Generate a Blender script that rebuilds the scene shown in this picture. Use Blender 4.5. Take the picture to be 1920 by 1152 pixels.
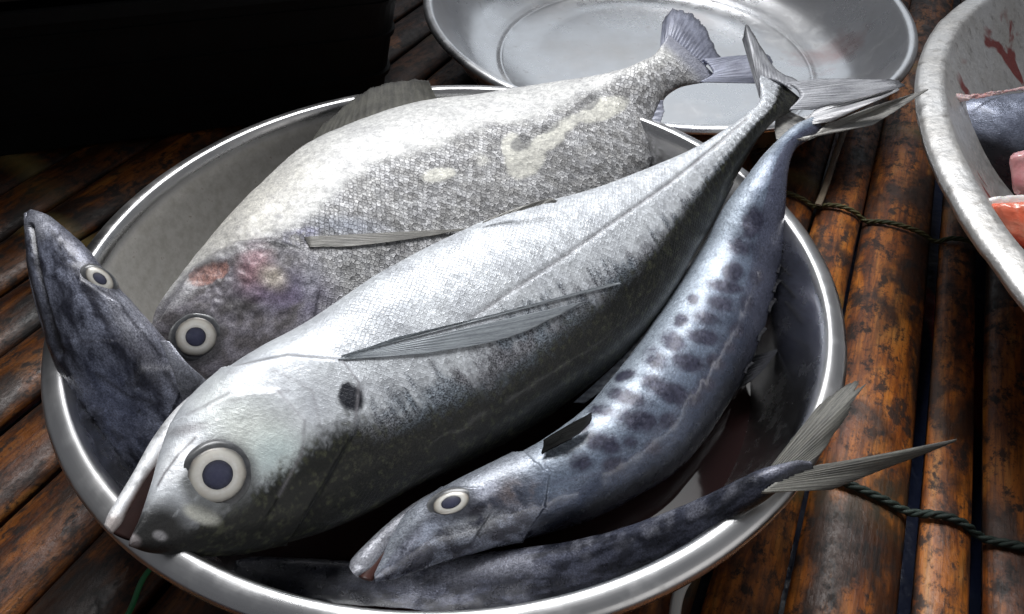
import bpy, math, random
import numpy as np
from mathutils import Vector, Matrix
from mathutils.bvhtree import BVHTree

for o in list(bpy.data.objects):
    bpy.data.objects.remove(o)
scene = bpy.context.scene
COL = scene.collection

# ------------------------------------------------------------------ camera
PW, PH = 1920, 1152
FPX, PITCH, ROLL = 1396.955, 0.759109081, 0.0185801378
CAM = np.array([0.0386386, -0.3791976, 0.4511780])      # the big basin's centre is the origin, table top z = 0
cF = np.array([0, math.cos(PITCH), -math.sin(PITCH)])
_r0 = np.array([1.0, 0, 0]); _u0 = np.cross(_r0, cF)
cR = math.cos(ROLL)*_r0 + math.sin(ROLL)*_u0
cU = -math.sin(ROLL)*_r0 + math.cos(ROLL)*_u0
cam_d = bpy.data.cameras.new('camera'); cam = bpy.data.objects.new('camera', cam_d); COL.objects.link(cam)
cam_d.sensor_width = 36; cam_d.lens = FPX/PW*36; cam_d.clip_start = .01; cam_d.clip_end = 100
cam.matrix_world = Matrix(((cR[0], cU[0], -cF[0], CAM[0]), (cR[1], cU[1], -cF[1], CAM[1]), (cR[2], cU[2], -cF[2], CAM[2]), (0, 0, 0, 1)))
scene.camera = cam
# ------------------------------------------------------------------ light: soft daylight falling in from above and behind the table
w = bpy.data.worlds.new('World'); scene.world = w; w.use_nodes = True
w.node_tree.nodes['Background'].inputs[0].default_value = (.80, .82, .88, 1)
w.node_tree.nodes['Background'].inputs[1].default_value = .15
def area(name, loc, target, sx, sy, power, color, spread=180):
    l = bpy.data.lights.new(name, 'AREA'); l.shape = 'RECTANGLE'; l.size = sx; l.size_y = sy; l.energy = power; l.color = color; l.spread = math.radians(spread)
    o = bpy.data.objects.new(name, l); COL.objects.link(o); o.location = loc
    o.rotation_euler = (Vector(target)-Vector(loc)).to_track_quat('-Z', 'Y').to_euler(); return o
area('daylight_overhead', (.05, .62, 1.38), (.10, .06, .1), 1.0, .8, 4.6, (.985, .99, 1), 54)
area('daylight_opening', (.75, 2.1, .98), (.3, .4, .05), 1.7, .85, 2.6, (.86, .93, 1))
area('added_fill_right', (1.35, -1.05, .85), (-.1, .1, .1), 1.3, .9, 2.6, (1, .975, .94))  # added fill lamp, brightens the basin's back left wall
vs = scene.view_settings
vs.view_transform = 'Standard'; vs.look = 'None'; vs.exposure = 0; vs.gamma = 1; vs.use_curve_mapping = False

# ------------------------------------------------------------------ helpers
rng = np.random.default_rng(7)
def ray(px):
    px = np.atleast_2d(np.asarray(px, float))
    return ((px[:, :1]-PW/2)/FPX)*cR + ((PH/2-px[:, 1:])/FPX)*cU + cF
def at(px, z):
    d = ray(px); t = (np.asarray(z)-CAM[2])/d[:, 2]
    return CAM + d*t[:, None]
def proj(X):
    c = (np.atleast_2d(X)-CAM) @ np.stack([cR, cU, cF], 1)
    return np.c_[PW/2+FPX*c[:, 0]/c[:, 2], PH/2-FPX*c[:, 1]/c[:, 2]]
def mix(a, b, t):
    t = np.asarray(t)
    return a*(1-t) + b*t
def sstep(a, b, x):
    t = np.clip((x-a)/(b-a), 0, 1); return t*t*(3-2*t)
_tab = rng.random((32, 32, 32))
def vnoise(P):
    P = np.asarray(P, float); i = np.floor(P).astype(int); f = P-i; f = f*f*(3-2*f); r = 0
    for dx in (0, 1):
        for dy in (0, 1):
            for dz in (0, 1):
                wgt = (f[..., 0] if dx else 1-f[..., 0])*(f[..., 1] if dy else 1-f[..., 1])*(f[..., 2] if dz else 1-f[..., 2])
                r = r + wgt*_tab[(i[..., 0]+dx) % 32, (i[..., 1]+dy) % 32, (i[..., 2]+dz) % 32]
    return r
def fbm(P, sc, oct=4):
    P = np.asarray(P)*sc; r = 0; a = .5; n = 0
    for k in range(oct):
        r = r+a*vnoise(P*2**k+k*17.3); n += a; a *= .55
    return r/n
def spline(Y, n):
    """Catmull-Rom through the rows of Y, resampled to n rows; also returns the parameter"""
    Y = np.asarray(Y, float); m = len(Y)
    ch = np.r_[0, np.cumsum(np.sqrt(np.linalg.norm(np.diff(Y[:, :4], axis=0), axis=1)))] if Y.shape[1] >= 4 else np.r_[0, np.cumsum(np.linalg.norm(np.diff(Y, axis=0), axis=1))]
    tq = np.linspace(0, ch[-1], n); i = np.clip(np.searchsorted(ch, tq, side='right')-1, 0, m-2)
    d = np.zeros_like(Y)
    d[1:-1] = (Y[2:]-Y[:-2])/(ch[2:]-ch[:-2])[:, None]; d[0] = (Y[1]-Y[0])/(ch[1]-ch[0]); d[-1] = (Y[-1]-Y[-2])/(ch[-1]-ch[-2])
    h = (ch[i+1]-ch[i])[:, None]; t = ((tq-ch[i])[:, None])/h
    return (2*t**3-3*t**2+1)*Y[i] + (t**3-2*t**2+t)*h*d[i] + (-2*t**3+3*t**2)*Y[i+1] + (t**3-t**2)*h*d[i+1]
def mesh_obj(name, V, Fc, mat, parent=None, smooth=True, attrs=None, loc=None):
    me = bpy.data.meshes.new(name)
    me.from_pydata(np.asarray(V).tolist(), [], Fc if isinstance(Fc, list) else np.asarray(Fc).tolist())
    me.validate()
    if smooth: me.shade_smooth()
    for k, a in (attrs or {}).items():
        a = np.asarray(a, np.float32)
        if a.ndim == 1:
            at_ = me.attributes.new(k, 'FLOAT', 'POINT'); at_.data.foreach_set('value', a)
        elif a.shape[1] == 3:
            at_ = me.attributes.new(k, 'FLOAT_VECTOR', 'POINT'); at_.data.foreach_set('vector', a.ravel())
    me.materials.append(mat); me.update()
    o = bpy.data.objects.new(name, me); COL.objects.link(o)
    if parent is not None:
        o.parent = parent
        o.matrix_parent_inverse = Matrix.Translation(-parent.location) if parent.type == 'EMPTY' and parent.parent is None else Matrix()
    return o
def tag(o, label=None, cat=None, group=None, kind=None):
    if label: o['label'] = label
    if cat: o['category'] = cat
    if group: o['group'] = group
    if kind: o['kind'] = kind
    return o
def empty(name, loc, label, cat, group=None):
    o = bpy.data.objects.new(name, None); COL.objects.link(o); o.location = loc; o.empty_display_size = .02
    return tag(o, label, cat, group)
def grid_faces(n, m, wrap=False, base=0):
    i = np.arange(n-1)[:, None]; j = np.arange(m if wrap else m-1)[None]
    a = i*m+j; b = i*m+(j+1) % m
    return (np.stack([a, b, b+m, a+m], -1).reshape(-1, 4)+base)
def lathe(prof, n=128):
    prof = np.asarray(prof); a = np.linspace(0, 2*math.pi, n, endpoint=False)
    V = np.stack([prof[:, None, 0]*np.cos(a), prof[:, None, 0]*np.sin(a), np.repeat(prof[:, 1:2], n, 1)], -1)
    return V, grid_faces(len(prof), n, True)

# ------------------------------------------------------------------ materials
class NT:
    def __init__(s, name):
        s.m = bpy.data.materials.new(name); s.m.use_nodes = True; s.t = s.m.node_tree; s.b = s.t.nodes['Principled BSDF']
    def n(s, typ, **kw):
        nd = s.t.nodes.new('ShaderNode'+typ)
        for k, v in kw.items(): setattr(nd, k, v)
        return nd
    def put(s, sock, v):
        if isinstance(v, bpy.types.NodeSocket): s.t.links.new(v, sock)
        elif isinstance(v, (tuple, list)) and len(v) == 3 and sock.type == 'RGBA': sock.default_value = (*v, 1)
        else: sock.default_value = v
    def math(s, op, a, b=0.0, clamp=False):
        nd = s.n('Math', operation=op, use_clamp=clamp); s.put(nd.inputs[0], a); s.put(nd.inputs[1], b); return nd.outputs[0]
    def mixc(s, f, a, b, mode='MIX'):
        nd = s.n('Mix', data_type='RGBA', blend_type=mode); s.put(nd.inputs[0], f); s.put(nd.inputs[6], a); s.put(nd.inputs[7], b); return nd.outputs[2]
    def attr(s, name, out='Fac'):
        return s.n('Attribute', attribute_name=name).outputs[out]
    def mapping(s, vec, scale=(1, 1, 1), rot=(0, 0, 0), loc=(0, 0, 0)):
        nd = s.n('Mapping'); s.put(nd.inputs[0], vec); nd.inputs['Scale'].default_value = scale; nd.inputs['Rotation'].default_value = rot; nd.inputs['Location'].default_value = loc; return nd.outputs[0]
    def noise(s, vec, scale, detail=3, rough=.55, dist=0, out=0):
        nd = s.n('TexNoise'); s.put(nd.inputs['Vector'], vec); nd.inputs['Scale'].default_value = scale; nd.inputs['Detail'].default_value = detail
        nd.inputs['Roughness'].default_value = rough; nd.inputs['Distortion'].default_value = dist; return nd.outputs[out]
    def voro(s, vec, scale, feature='F1', rand=1.0, dims='3D', out='Distance'):
        nd = s.n('TexVoronoi', feature=feature, voronoi_dimensions=dims); s.put(nd.inputs['Vector'], vec); nd.inputs['Scale'].default_value = scale
        nd.inputs['Randomness'].default_value = rand; return nd.outputs[out]
    def ramp(s, v, stops):
        nd = s.n('ValToRGB'); s.put(nd.inputs[0], v); e = nd.color_ramp.elements
        while len(e) < len(stops): e.new(.5)
        for el, (p, c) in zip(e, stops):
            el.position = p; el.color = (*c, 1) if len(c) == 3 else c
        return nd.outputs[0]
    def remap(s, v, a, b, c=0.0, d=1.0):
        nd = s.n('MapRange'); s.put(nd.inputs[0], v)
        for i, x in enumerate((a, b, c, d)): nd.inputs[i+1].default_value = x
        return nd.outputs[0]
    def bump(s, h, strength=.3, dist=.001, normal=None):
        nd = s.n('Bump'); nd.inputs['Strength'].default_value = strength; nd.inputs['Distance'].default_value = dist; s.put(nd.inputs['Height'], h)
        if normal is not None: s.put(nd.inputs['Normal'], normal)
        return nd.outputs[0]
    def set(s, **kw):
        for k, v in kw.items():
            s.put(s.b.inputs[k.replace('_', ' ')], v)
        return s.m
def obj_co(n): return n.n('TexCoord').outputs['Object']

def fish_mat(name, scale=300, edge=.12, spk=900, metal=.25, rough=.34, bumpd=.0006, rand=.35, stretch=1.0, mott=.5, edark=.88, mosc=210, coat=.14):
    """wet fish skin: pigment from the 'col' attribute, scale rows in skin coordinates 'fp'"""
    n = NT(name); fp = n.attr('fp', 'Vector'); col = n.attr('col', 'Color'); sm = n.attr('sm'); sp = n.attr('spk')
    wob = n.n('VectorMath', operation='SCALE'); n.put(wob.inputs[0], n.noise(fp, scale*.9, 2, .5, 0, 1)); wob.inputs['Scale'].default_value = .55/scale
    fw = n.n('VectorMath', operation='ADD'); n.put(fw.inputs[0], fp); n.put(fw.inputs[1], wob.outputs[0]); fp0 = fp; fp = fw.outputs[0]
    d = n.voro(n.mapping(fp, scale=(1, stretch, 1), rot=(0, 0, math.radians(38))), scale, 'DISTANCE_TO_EDGE', rand, '2D')
    cellc = n.voro(n.mapping(fp, scale=(1, stretch, 1), rot=(0, 0, math.radians(38))), scale, 'F1', rand, '2D', 'Color')
    e = n.remap(d, 0.0, edge, 1, 0)
    fp = fp0
    e2 = n.math('MULTIPLY', n.math('MULTIPLY', e, n.remap(n.noise(fp, 60, 3), .35, .65, .3, 1)), n.remap(n.noise(fp, scale*2.2, 2), .38, .55, .25, 1))
    f1 = n.math('MULTIPLY', e2, sm)
    c = n.mixc(n.math('MULTIPLY', f1, edark), col, n.mixc(1, col, (.10, .10, .12), 'MULTIPLY'))
    # each scale a little lighter or darker
    cv = n.math('MULTIPLY', n.math('SUBTRACT', n.n('SeparateColor').outputs[0], .5), sm)
    sep = [x for x in n.t.nodes if x.bl_idname == 'ShaderNodeSeparateColor'][0]; n.put(sep.inputs[0], cellc)
    hsv = n.n('HueSaturation'); n.put(hsv.inputs['Color'], c); n.put(hsv.inputs['Value'], n.math('ADD', n.math('MULTIPLY', cv, .9), 1.0)); c = hsv.outputs[0]
    # fine pepper of dark pigment
    pep = n.noise(fp, spk, 3, .7)
    pm = n.math('MULTIPLY', n.remap(pep, .47, .56), sp)
    c = n.mixc(pm, c, n.mixc(1, c, (.13, .13, .15), 'MULTIPLY'))
    blo = n.noise(fp, 45, 5, .6)
    c = n.mixc(1, c, n.ramp(blo, [(.3, (.78, .78, .80)), (.62, (1, 1, 1))]), 'MULTIPLY')
    mo = n.noise(n.mapping(fp, scale=(1, 1.5, 1)), mosc, 6, .74, .3)
    c = n.mixc(mott, c, n.mixc(1, c, n.ramp(mo, [(.34, (.22, .22, .25)), (.50, (.92, .92, .93)), (.66, (1.5, 1.5, 1.48))]), 'MULTIPLY'))
    h = n.math('ADD', n.math('MULTIPLY', n.math('SUBTRACT', 1, e), sm), n.math('MULTIPLY', n.noise(fp, 500, 3), .6))
    nb = n.bump(h, .55, bumpd); nb = n.bump(mo, .35, .0009, nb); nb = n.bump(n.noise(fp, 70, 4), .25, .0015, nb)
    return n.set(Base_Color=c, Metallic=metal, Roughness=n.remap(n.noise(fp, 120, 4), .3, .7, rough-.1, rough+.14), Normal=nb, Coat_Weight=coat, Coat_Roughness=.12, Specular_IOR_Level=.4)
def fin_mat(name, ca, cb, alpha=.9, edge=.5, root=1.25, trans=.15, coat=.15, rough=.42, spec=.5):
    n = NT(name); u = n.attr('fu'); v = n.attr('fv')
    cmb = n.n('CombineXYZ'); n.put(cmb.inputs[0], u); n.put(cmb.inputs[1], v)
    r = n.attr('ray')
    nz_ = n.noise(n.mapping(cmb.outputs[0], scale=(14, 2.5, 1)), 1.5, 4); nf = n.noise(n.mapping(cmb.outputs[0], scale=(30, 22, 1)), 2.0, 5, .7)
    c = n.mixc(n.math('MULTIPLY', r, .5), ca, cb); c = n.mixc(n.remap(nz_, .4, .7), c, n.mixc(1, c, (.5, .5, .53), 'MULTIPLY'))
    c = n.mixc(n.remap(nf, .5, .68, 0, .6), c, n.mixc(1, c, (.25, .25, .28), 'MULTIPLY'))
    c = n.mixc(n.remap(v, .05, .4, 1, 0), c, n.mixc(1, c, (root, root, root), 'MULTIPLY'))
    c = n.mixc(n.math('MULTIPLY', n.remap(n.math('ADD', v, n.math('MULTIPLY', n.math('SUBTRACT', nf, .5), .25)), .86, .97), edge), c, (.02, .02, .025))
    tr = n.n('BsdfTranslucent'); n.put(tr.inputs[0], c)
    n.set(Base_Color=c, Roughness=rough, Metallic=.1, Coat_Weight=coat, Coat_Roughness=.2, Alpha=alpha, Specular_IOR_Level=spec)
    mx = n.n('MixShader'); mx.inputs[0].default_value = trans
    n.t.links.new(n.b.outputs[0], mx.inputs[1]); n.t.links.new(tr.outputs[0], mx.inputs[2]); n.t.links.new(mx.outputs[0], n.t.nodes['Material Output'].inputs[0])
    return n.m
def plain(name, col, rough=.4, metal=0, coat=0, nscale=0, namt=.3, spec=.5, bump=0):
    n = NT(name); c = col
    if nscale:
        z = n.noise(obj_co(n), nscale, 4); c = n.mixc(n.remap(z, .35, .65), col, tuple(x*(1-namt) for x in col))
        if bump: n.set(Normal=n.bump(z, .6, bump))
    return n.set(Base_Color=c, Roughness=rough, Metallic=metal, Coat_Weight=coat, Coat_Roughness=.05, Specular_IOR_Level=spec)

def steel(name, base=(.62, .63, .65), rough=.26, stain=None, grime=.35, rimz=None, lit_patch=None):
    n = NT(name); co = obj_co(n)
    z1 = n.noise(co, 9, 5, .6); z2 = n.noise(co, 60, 4, .6)
    rad = n.n('SeparateXYZ'); n.put(rad.inputs[0], co)
    # faint spun marks around the axis
    r = n.math('SQRT', n.math('ADD', n.math('POWER', rad.outputs[0], 2), n.math('POWER', rad.outputs[1], 2)))
    spun = n.noise(n.math('MULTIPLY', r, 1), 700, 2); 
    nd = [x for x in n.t.nodes if x.bl_idname == 'ShaderNodeTexNoise'][-1]; nd.noise_dimensions = '1D'; n.put(nd.inputs['W'], r)
    c = n.mixc(n.math('MULTIPLY', n.remap(z1, .45, .75), grime), base, (.36, .33, .29))
    c = n.mixc(n.math('MULTIPLY', n.remap(z2, .62, .75), .35), c, (.25, .23, .21))
    if stain:
        for (ctr, rd, colr, amt) in stain:
            vd = n.n('VectorMath', operation='DISTANCE'); n.put(vd.inputs[0], co); vd.inputs[1].default_value = ctr
            dd = n.math('ADD', vd.outputs['Value'], n.math('MULTIPLY', n.math('SUBTRACT', n.noise(co, 30, 4), .5), rd*1.2))
            c = n.mixc(n.math('MULTIPLY', n.remap(dd, rd*.3, rd, 1, 0), amt), c, colr)
    rr = n.math('ADD', n.remap(z1, .3, .75, rough-.04, rough+.16), n.math('MULTIPLY', n.remap(z2, .5, .75), .12))
    met = 1.0
    if rimz is not None: rr = n.math('ADD', rr, n.remap(rad.outputs[2], rimz-.004, rimz+.004, 0, .11))
    if lit_patch:      # lit look of the wall painted as a pale matte patch, brown specks
        vd = n.n('VectorMath', operation='DISTANCE'); n.put(vd.inputs[0], co); vd.inputs[1].default_value = lit_patch[0]
        fm = n.remap(n.math('ADD', vd.outputs['Value'], n.math('MULTIPLY', n.math('SUBTRACT', n.noise(co, 22, 5, .65), .5), .12)), lit_patch[1], lit_patch[1]*.7)
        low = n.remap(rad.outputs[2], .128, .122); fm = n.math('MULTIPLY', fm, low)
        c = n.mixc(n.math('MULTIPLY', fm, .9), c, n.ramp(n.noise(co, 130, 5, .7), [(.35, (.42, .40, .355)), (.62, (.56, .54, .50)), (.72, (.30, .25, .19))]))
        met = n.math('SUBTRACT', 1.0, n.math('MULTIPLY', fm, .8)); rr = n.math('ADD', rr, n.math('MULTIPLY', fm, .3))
    nb = n.bump(nd.outputs[0], .06, .0004); nb = n.bump(n.noise(co, 14, 3), .12, .003, nb)
    return n.set(Base_Color=c, Metallic=met, Roughness=rr, Normal=nb)

# ------------------------------------------------------------------ the ground under the table and the bamboo table top
def tarp_mat():
    n = NT('striped_plastic_sheet'); co = obj_co(n); s = n.n('SeparateXYZ'); n.put(s.inputs[0], co)
    st = n.math('SINE', n.math('MULTIPLY', n.math('ADD', s.outputs[0], n.math('MULTIPLY', n.noise(co, 4), .1)), 40))
    c = n.mixc(n.remap(st, .75, .85), (.008, .014, .04), (.22, .01, .015))
    return n.set(Base_Color=c, Roughness=.35, Normal=n.bump(n.noise(co, 18, 4), .6, .01))
g = 2.2
sheet_n = 40
gx, gy = np.meshgrid(np.linspace(-g, g, sheet_n), np.linspace(-g, g, sheet_n), indexing='ij')
gz = -.07+.012*fbm(np.stack([gx, gy, 0*gx], -1), 7)
tag(mesh_obj('ground', np.stack([gx, gy, gz], -1).reshape(-1, 3), grid_faces(sheet_n, sheet_n)[:, ::1], tarp_mat()), kind='structure')

ANG = math.radians(24.47)
SN = np.array([math.cos(ANG), -math.sin(ANG), 0]); SD = np.array([math.sin(ANG), math.cos(ANG), 0])
def bamboo_mat():
    n = NT('wet_stained_bamboo'); co = obj_co(n)
    rnd = n.n('ObjectInfo').outputs['Random']
    off = n.n('CombineXYZ'); n.put(off.inputs[1], n.math('MULTIPLY', rnd, 37.0)); n.put(off.inputs[0], n.math('MULTIPLY', rnd, 11.0))
    va = n.n('VectorMath', operation='ADD'); n.put(va.inputs[0], co); n.put(va.inputs[1], off.outputs[0]); v = va.outputs[0]
    grain = n.noise(n.mapping(v, scale=(1, .05, 1)), 420, 4, .6)
    streak = n.noise(n.mapping(v, scale=(1, .16, 1)), 60, 5, .65, .6)
    blot = n.noise(n.mapping(v, scale=(1, .5, 1)), 22, 5, .6, .4)
    mold = n.noise(n.mapping(v, scale=(1, .6, 1)), 95, 5, .7)
    c = n.ramp(streak, [(.28, (.030, .009, .003)), (.42, (.17, .045, .008)), (.55, (.40, .125, .016)), (.72, (.50, .22, .05))])
    c = n.mixc(n.remap(blot, .46, .58, 0, .93), c, (.022, .010, .006))
    c = n.mixc(n.remap(mold, .50, .60, 0, .92), c, (.010, .007, .006))
    fine = n.noise(n.mapping(v, scale=(1, .7, 1)), 330, 4, .7)
    c = n.mixc(n.remap(fine, .55, .66, 0, .7), c, (.012, .008, .006))
    c = n.mixc(n.remap(grain, .48, .64, 0, .6), c, (.05, .018, .008))
    dull = n.math('MULTIPLY', n.remap(n.noise(n.mapping(v, scale=(1, .3, 1)), 30, 4), .58, .70), .3)
    c = n.mixc(dull, c, (.12, .085, .065))
    left_shade = n.attr('left_shade'); wet = n.math('MULTIPLY', left_shade, n.remap(n.noise(n.mapping(v, scale=(1, .25, 1)), 9, 3), .62, .40, .35, 1))
    c = n.mixc(wet, c, n.mixc(1, c, (.07, .058, .054), 'MULTIPLY'))  # shade over the left slats multiplied into their colour
    node = n.attr('node')
    c = n.mixc(n.math('MULTIPLY', node, .7), c, (.20, .15, .05))
    nb = n.bump(grain, .35, .0008); nb = n.bump(mold, .5, .0016, nb); nb = n.bump(fine, .3, .0006, nb)
    return n.set(Base_Color=c, Roughness=n.remap(mold, .35, .65, .38, .68), Normal=nb, Coat_Weight=n.remap(fine, .4, .6, .2, 0), Coat_Roughness=.25, Specular_IOR_Level=.35)
M_bamboo = bamboo_mat()
table = empty('bamboo_table', (0, 0, 0), 'dark wet bamboo slat table top under all the basins', 'table')
edges = [-.90, -.83, -.765, -.70, -.632, -.565, -.50, -.432, -.366, -.300, -.233, -.165, -.10, -.035, .03, .09, .152, .214, .262, .333, .374, .448, .515, .585, .655, .72, .79, .86, .93, 1.0, 1.07]
gaps = {.333: .0035, .374: .0055, .262: .002, -.300: .003, -.432: .003, .448: .005}
ROPES = (.046, .384)
CROWN = []
def LEFT_SHADE(l): return float(np.clip(np.interp(l, [-.9, -.15, .05, .25], [.95, .9, .45, .1])+rng.uniform(-.12, .1), 0, 1))   # left slats get a darker colour that stands for shade
for i in range(len(edges)-1):
    l0, l1 = edges[i], edges[i+1]
    g0 = gaps.get(l0, .0018); g1 = gaps.get(l1, .0018)
    wd = (l1-l0)-g0-g1; lc = (l0+g0+l1-g1)/2
    h = min(.013, wd*.18); na, nx = 90, 15
    ya = np.linspace(-.62, 1.45, na); q = np.linspace(-1, 1, nx)
    nodes = [rng.uniform(-.5, -.3)+k*rng.uniform(.36, .46) for k in range(5)]
    nd = sum(np.exp(-((ya-p)/.008)**2) for p in nodes)
    wob = .0012*np.sin(ya*rng.uniform(5, 9)+rng.uniform(0, 6)); twist = rng.uniform(-.02, .02)
    top = np.zeros((na, nx, 3)); top[..., 0] = (wd/2*np.sin(q*1.25)/math.sin(1.25))[None]*(1+.012*nd[:, None])+wob[:, None]
    arc = (np.cos(q*1.25)-1)/(1-math.cos(1.25))*h
    top[..., 1] = ya[:, None]; top[..., 2] = arc[None]+twist*top[..., 0]*.5+.0025*nd[:, None]-.001+.0015*(fbm(np.stack(np.broadcast_arrays(q[None]*2+i*9, ya[:, None]*12, np.zeros((na, nx))), -1), 1)-.5)
    bot = top.copy(); bot[..., 2] -= .006; bot[..., 0] *= .96
    ringv = np.concatenate([top, bot[:, ::-1]], 1); m = ringv.shape[1]
    nodeattr = np.repeat(nd, m)
    Fc = grid_faces(na, m, True)[:, ::-1].tolist()
    o = mesh_obj('slat', ringv.reshape(-1, 3), Fc, M_bamboo, table, attrs={'node': np.clip(nodeattr, 0, 1), 'left_shade': np.full(na*m, LEFT_SHADE(lc))})
    o.matrix_parent_inverse = Matrix()
    o.location = SN*lc; o.rotation_euler = (0, 0, -ANG+rng.uniform(-.006, .006)); CROWN.append((lc, wd/2, h))
def slat_z(l):
    z = -.013
    for lc, hw, h in CROWN:
        if abs(l-lc) < hw:
            q = math.asin((l-lc)/hw*math.sin(1.25))/1.25; z = max(z, (math.cos(q*1.25)-1)/(1-math.cos(1.25))*h)
    return z

def rope_tube(name, path, r, mat, strands=3, pitch=.022, label='', n_side=8, cat='rope', group=None):
    path = np.asarray(path); seg = np.r_[0, np.cumsum(np.linalg.norm(np.diff(path, axis=0), axis=1))]
    n = max(int(seg[-1]/.0022), 8); tq = np.linspace(0, seg[-1], n); P = np.stack([np.interp(tq, seg, path[:, k]) for k in range(3)], 1)
    T = np.gradient(P, axis=0); T /= np.linalg.norm(T, axis=1)[:, None]; up = np.array([0, 0, 1.]); S = np.cross(T, up); S /= np.linalg.norm(S, axis=1)[:, None]; Uv = np.cross(S, T)
    Vs = []; Fs = []; base = 0; a = np.linspace(0, 2*math.pi, n_side, endpoint=False)
    for k in range(strands):
        ph = tq/pitch*2*math.pi+k*2*math.pi/strands; rr = r*.5 if strands > 1 else 0; rs = r*.56 if strands > 1 else r
        c = P+rr*(np.cos(ph)[:, None]*S+np.sin(ph)[:, None]*Uv)
        jit = 1+.18*(rng.random((n, 1))-.5)
        V = c[:, None]+rs*jit[:, :, None]*(np.cos(a)[None, :, None]*S[:, None]+np.sin(a)[None, :, None]*Uv[:, None])
        Vs.append(V.reshape(-1, 3)); Fs.append(grid_faces(n, n_side, True, base)); base += n*n_side
    return tag(mesh_obj(name, np.concatenate(Vs), np.concatenate(Fs), mat), label, cat, group)
def rope_mat(name, a, b):
    n = NT(name); co = obj_co(n); z = n.noise(co, 260, 4, .7); z2 = n.noise(co, 25, 3)
    c = n.mixc(n.remap(z2, .4, .6), a, b); c = n.mixc(n.remap(z, .5, .7), c, tuple(.3*x for x in a))
    return n.set(Base_Color=c, Roughness=.7, Normal=n.bump(z, .8, .001))
for al, m, lab in ((ROPES[0], rope_mat('dark_green_cord', (.005, .014, .010), (.018, .032, .025)), 'dark green twisted cord tying the bamboo slats, passing under the big basin'),
                   (ROPES[1], rope_mat('mossy_cord', (.08, .07, .02), (.03, .042, .014)), 'mossy yellow green cord arching over slats between the basins')):
    ls = np.arange(-.25 if al < .2 else .06, 1.05, .0035); zz = np.array([slat_z(l) for l in ls])
    for _ in range(3 if al < .2 else 1): zz = np.maximum(zz, np.convolve(np.pad(zz, 2, mode='edge'), np.ones(5)/5, 'valid'))
    P = SN[None]*ls[:, None]+SD[None]*(al+.005*np.sin(ls*14)+.002*np.sin(ls*57))[:, None]; P[:, 2] = zz+.0035
    rope_tube('slat_cord', P, .0030 if al < .2 else .0025, m, label=lab)

# ------------------------------------------------------------------ black crate at the back
def crate(name, label, mat, z0, zt, x1, shift, ins0=.035, rz=0.0):
    e = empty(name, tuple(at([(400, 60)], 0)[0]+np.array([0, 0, z0])), label, 'crate')
    a = math.radians(17+rz); ux = np.array([math.cos(a), math.sin(a), 0]); uy = np.array([-math.sin(a), math.cos(a), 0])
    p = at([(0, 25)], .165)[0]+uy*shift; x0 = -.55; dep = .42
    def ringp(z, ins, rad=.03):
        pts = []
        for cx, cy, s in ((x1-ins-rad, ins+rad, -90), (x1-ins-rad, dep-ins-rad, 0), (x0+ins+rad, dep-ins-rad, 90), (x0+ins+rad, ins+rad, 180)):
            for k in range(7):
                t = math.radians(s+k*15); pts.append(p*[1, 1, 0]+ux*(cx+rad*math.cos(t))+uy*(cy+rad*math.sin(t))+np.array([0, 0, z]))
        return pts
    R = [ringp(z0+.002, ins0), ringp(zt-.014, .006), ringp(zt-.013, -.003), ringp(zt-.001, -.003), ringp(zt, .0), ringp(zt, .004), ringp(zt-.004, .008), ringp(zt-.02, .012), ringp(z0+.012, ins0+.007)]
    V = np.array(R).reshape(-1, 3); m_ = 28
    mesh_obj('wall', V, grid_faces(len(R), m_, True)[:, ::-1].tolist(), mat, e, smooth=False)
    mesh_obj('bottom', np.array(ringp(z0+.0125, ins0+.006)+ringp(z0+.0015, ins0+.001)), [list(range(m_)), [m_+k for k in range(m_)][::-1]], mat, e, smooth=False)
    for q, (ra, rb) in enumerate(((.25, .30), (.55, .60), (.80, .84))):     # raised ribs round the crate
        za, zb = z0+(zt-z0)*ra, z0+(zt-z0)*rb; ia, ib = ins0+(.006-ins0)*ra, ins0+(.006-ins0)*rb
        Rb = [ringp(za, ia+.001), ringp(za+.001, ia-.004), ringp(zb-.001, ib-.004), ringp(zb, ib+.001)]
        mesh_obj('rib', np.array(Rb).reshape(-1, 3), grid_faces(4, m_, True)[:, ::-1].tolist(), mat, e, smooth=False)
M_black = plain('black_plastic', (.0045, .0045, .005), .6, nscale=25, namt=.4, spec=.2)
_c = at([(735, 0)], .12)[0]; _p = at([(0, 25)], .165)[0]; X1 = float((_c-_p) @ np.array([math.cos(math.radians(17)), math.sin(math.radians(17)), 0]))+.012
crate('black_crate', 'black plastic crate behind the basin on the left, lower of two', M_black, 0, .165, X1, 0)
crate('blocker_crate', 'dark brown crate added on the black crate at top left to block light', plain('brown_plastic', (.022, .017, .014), .6, nscale=30, spec=.25), .1665, .46, X1-.02, .006, ins0=.012)  # upper crate added tall to block light from the back left

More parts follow.
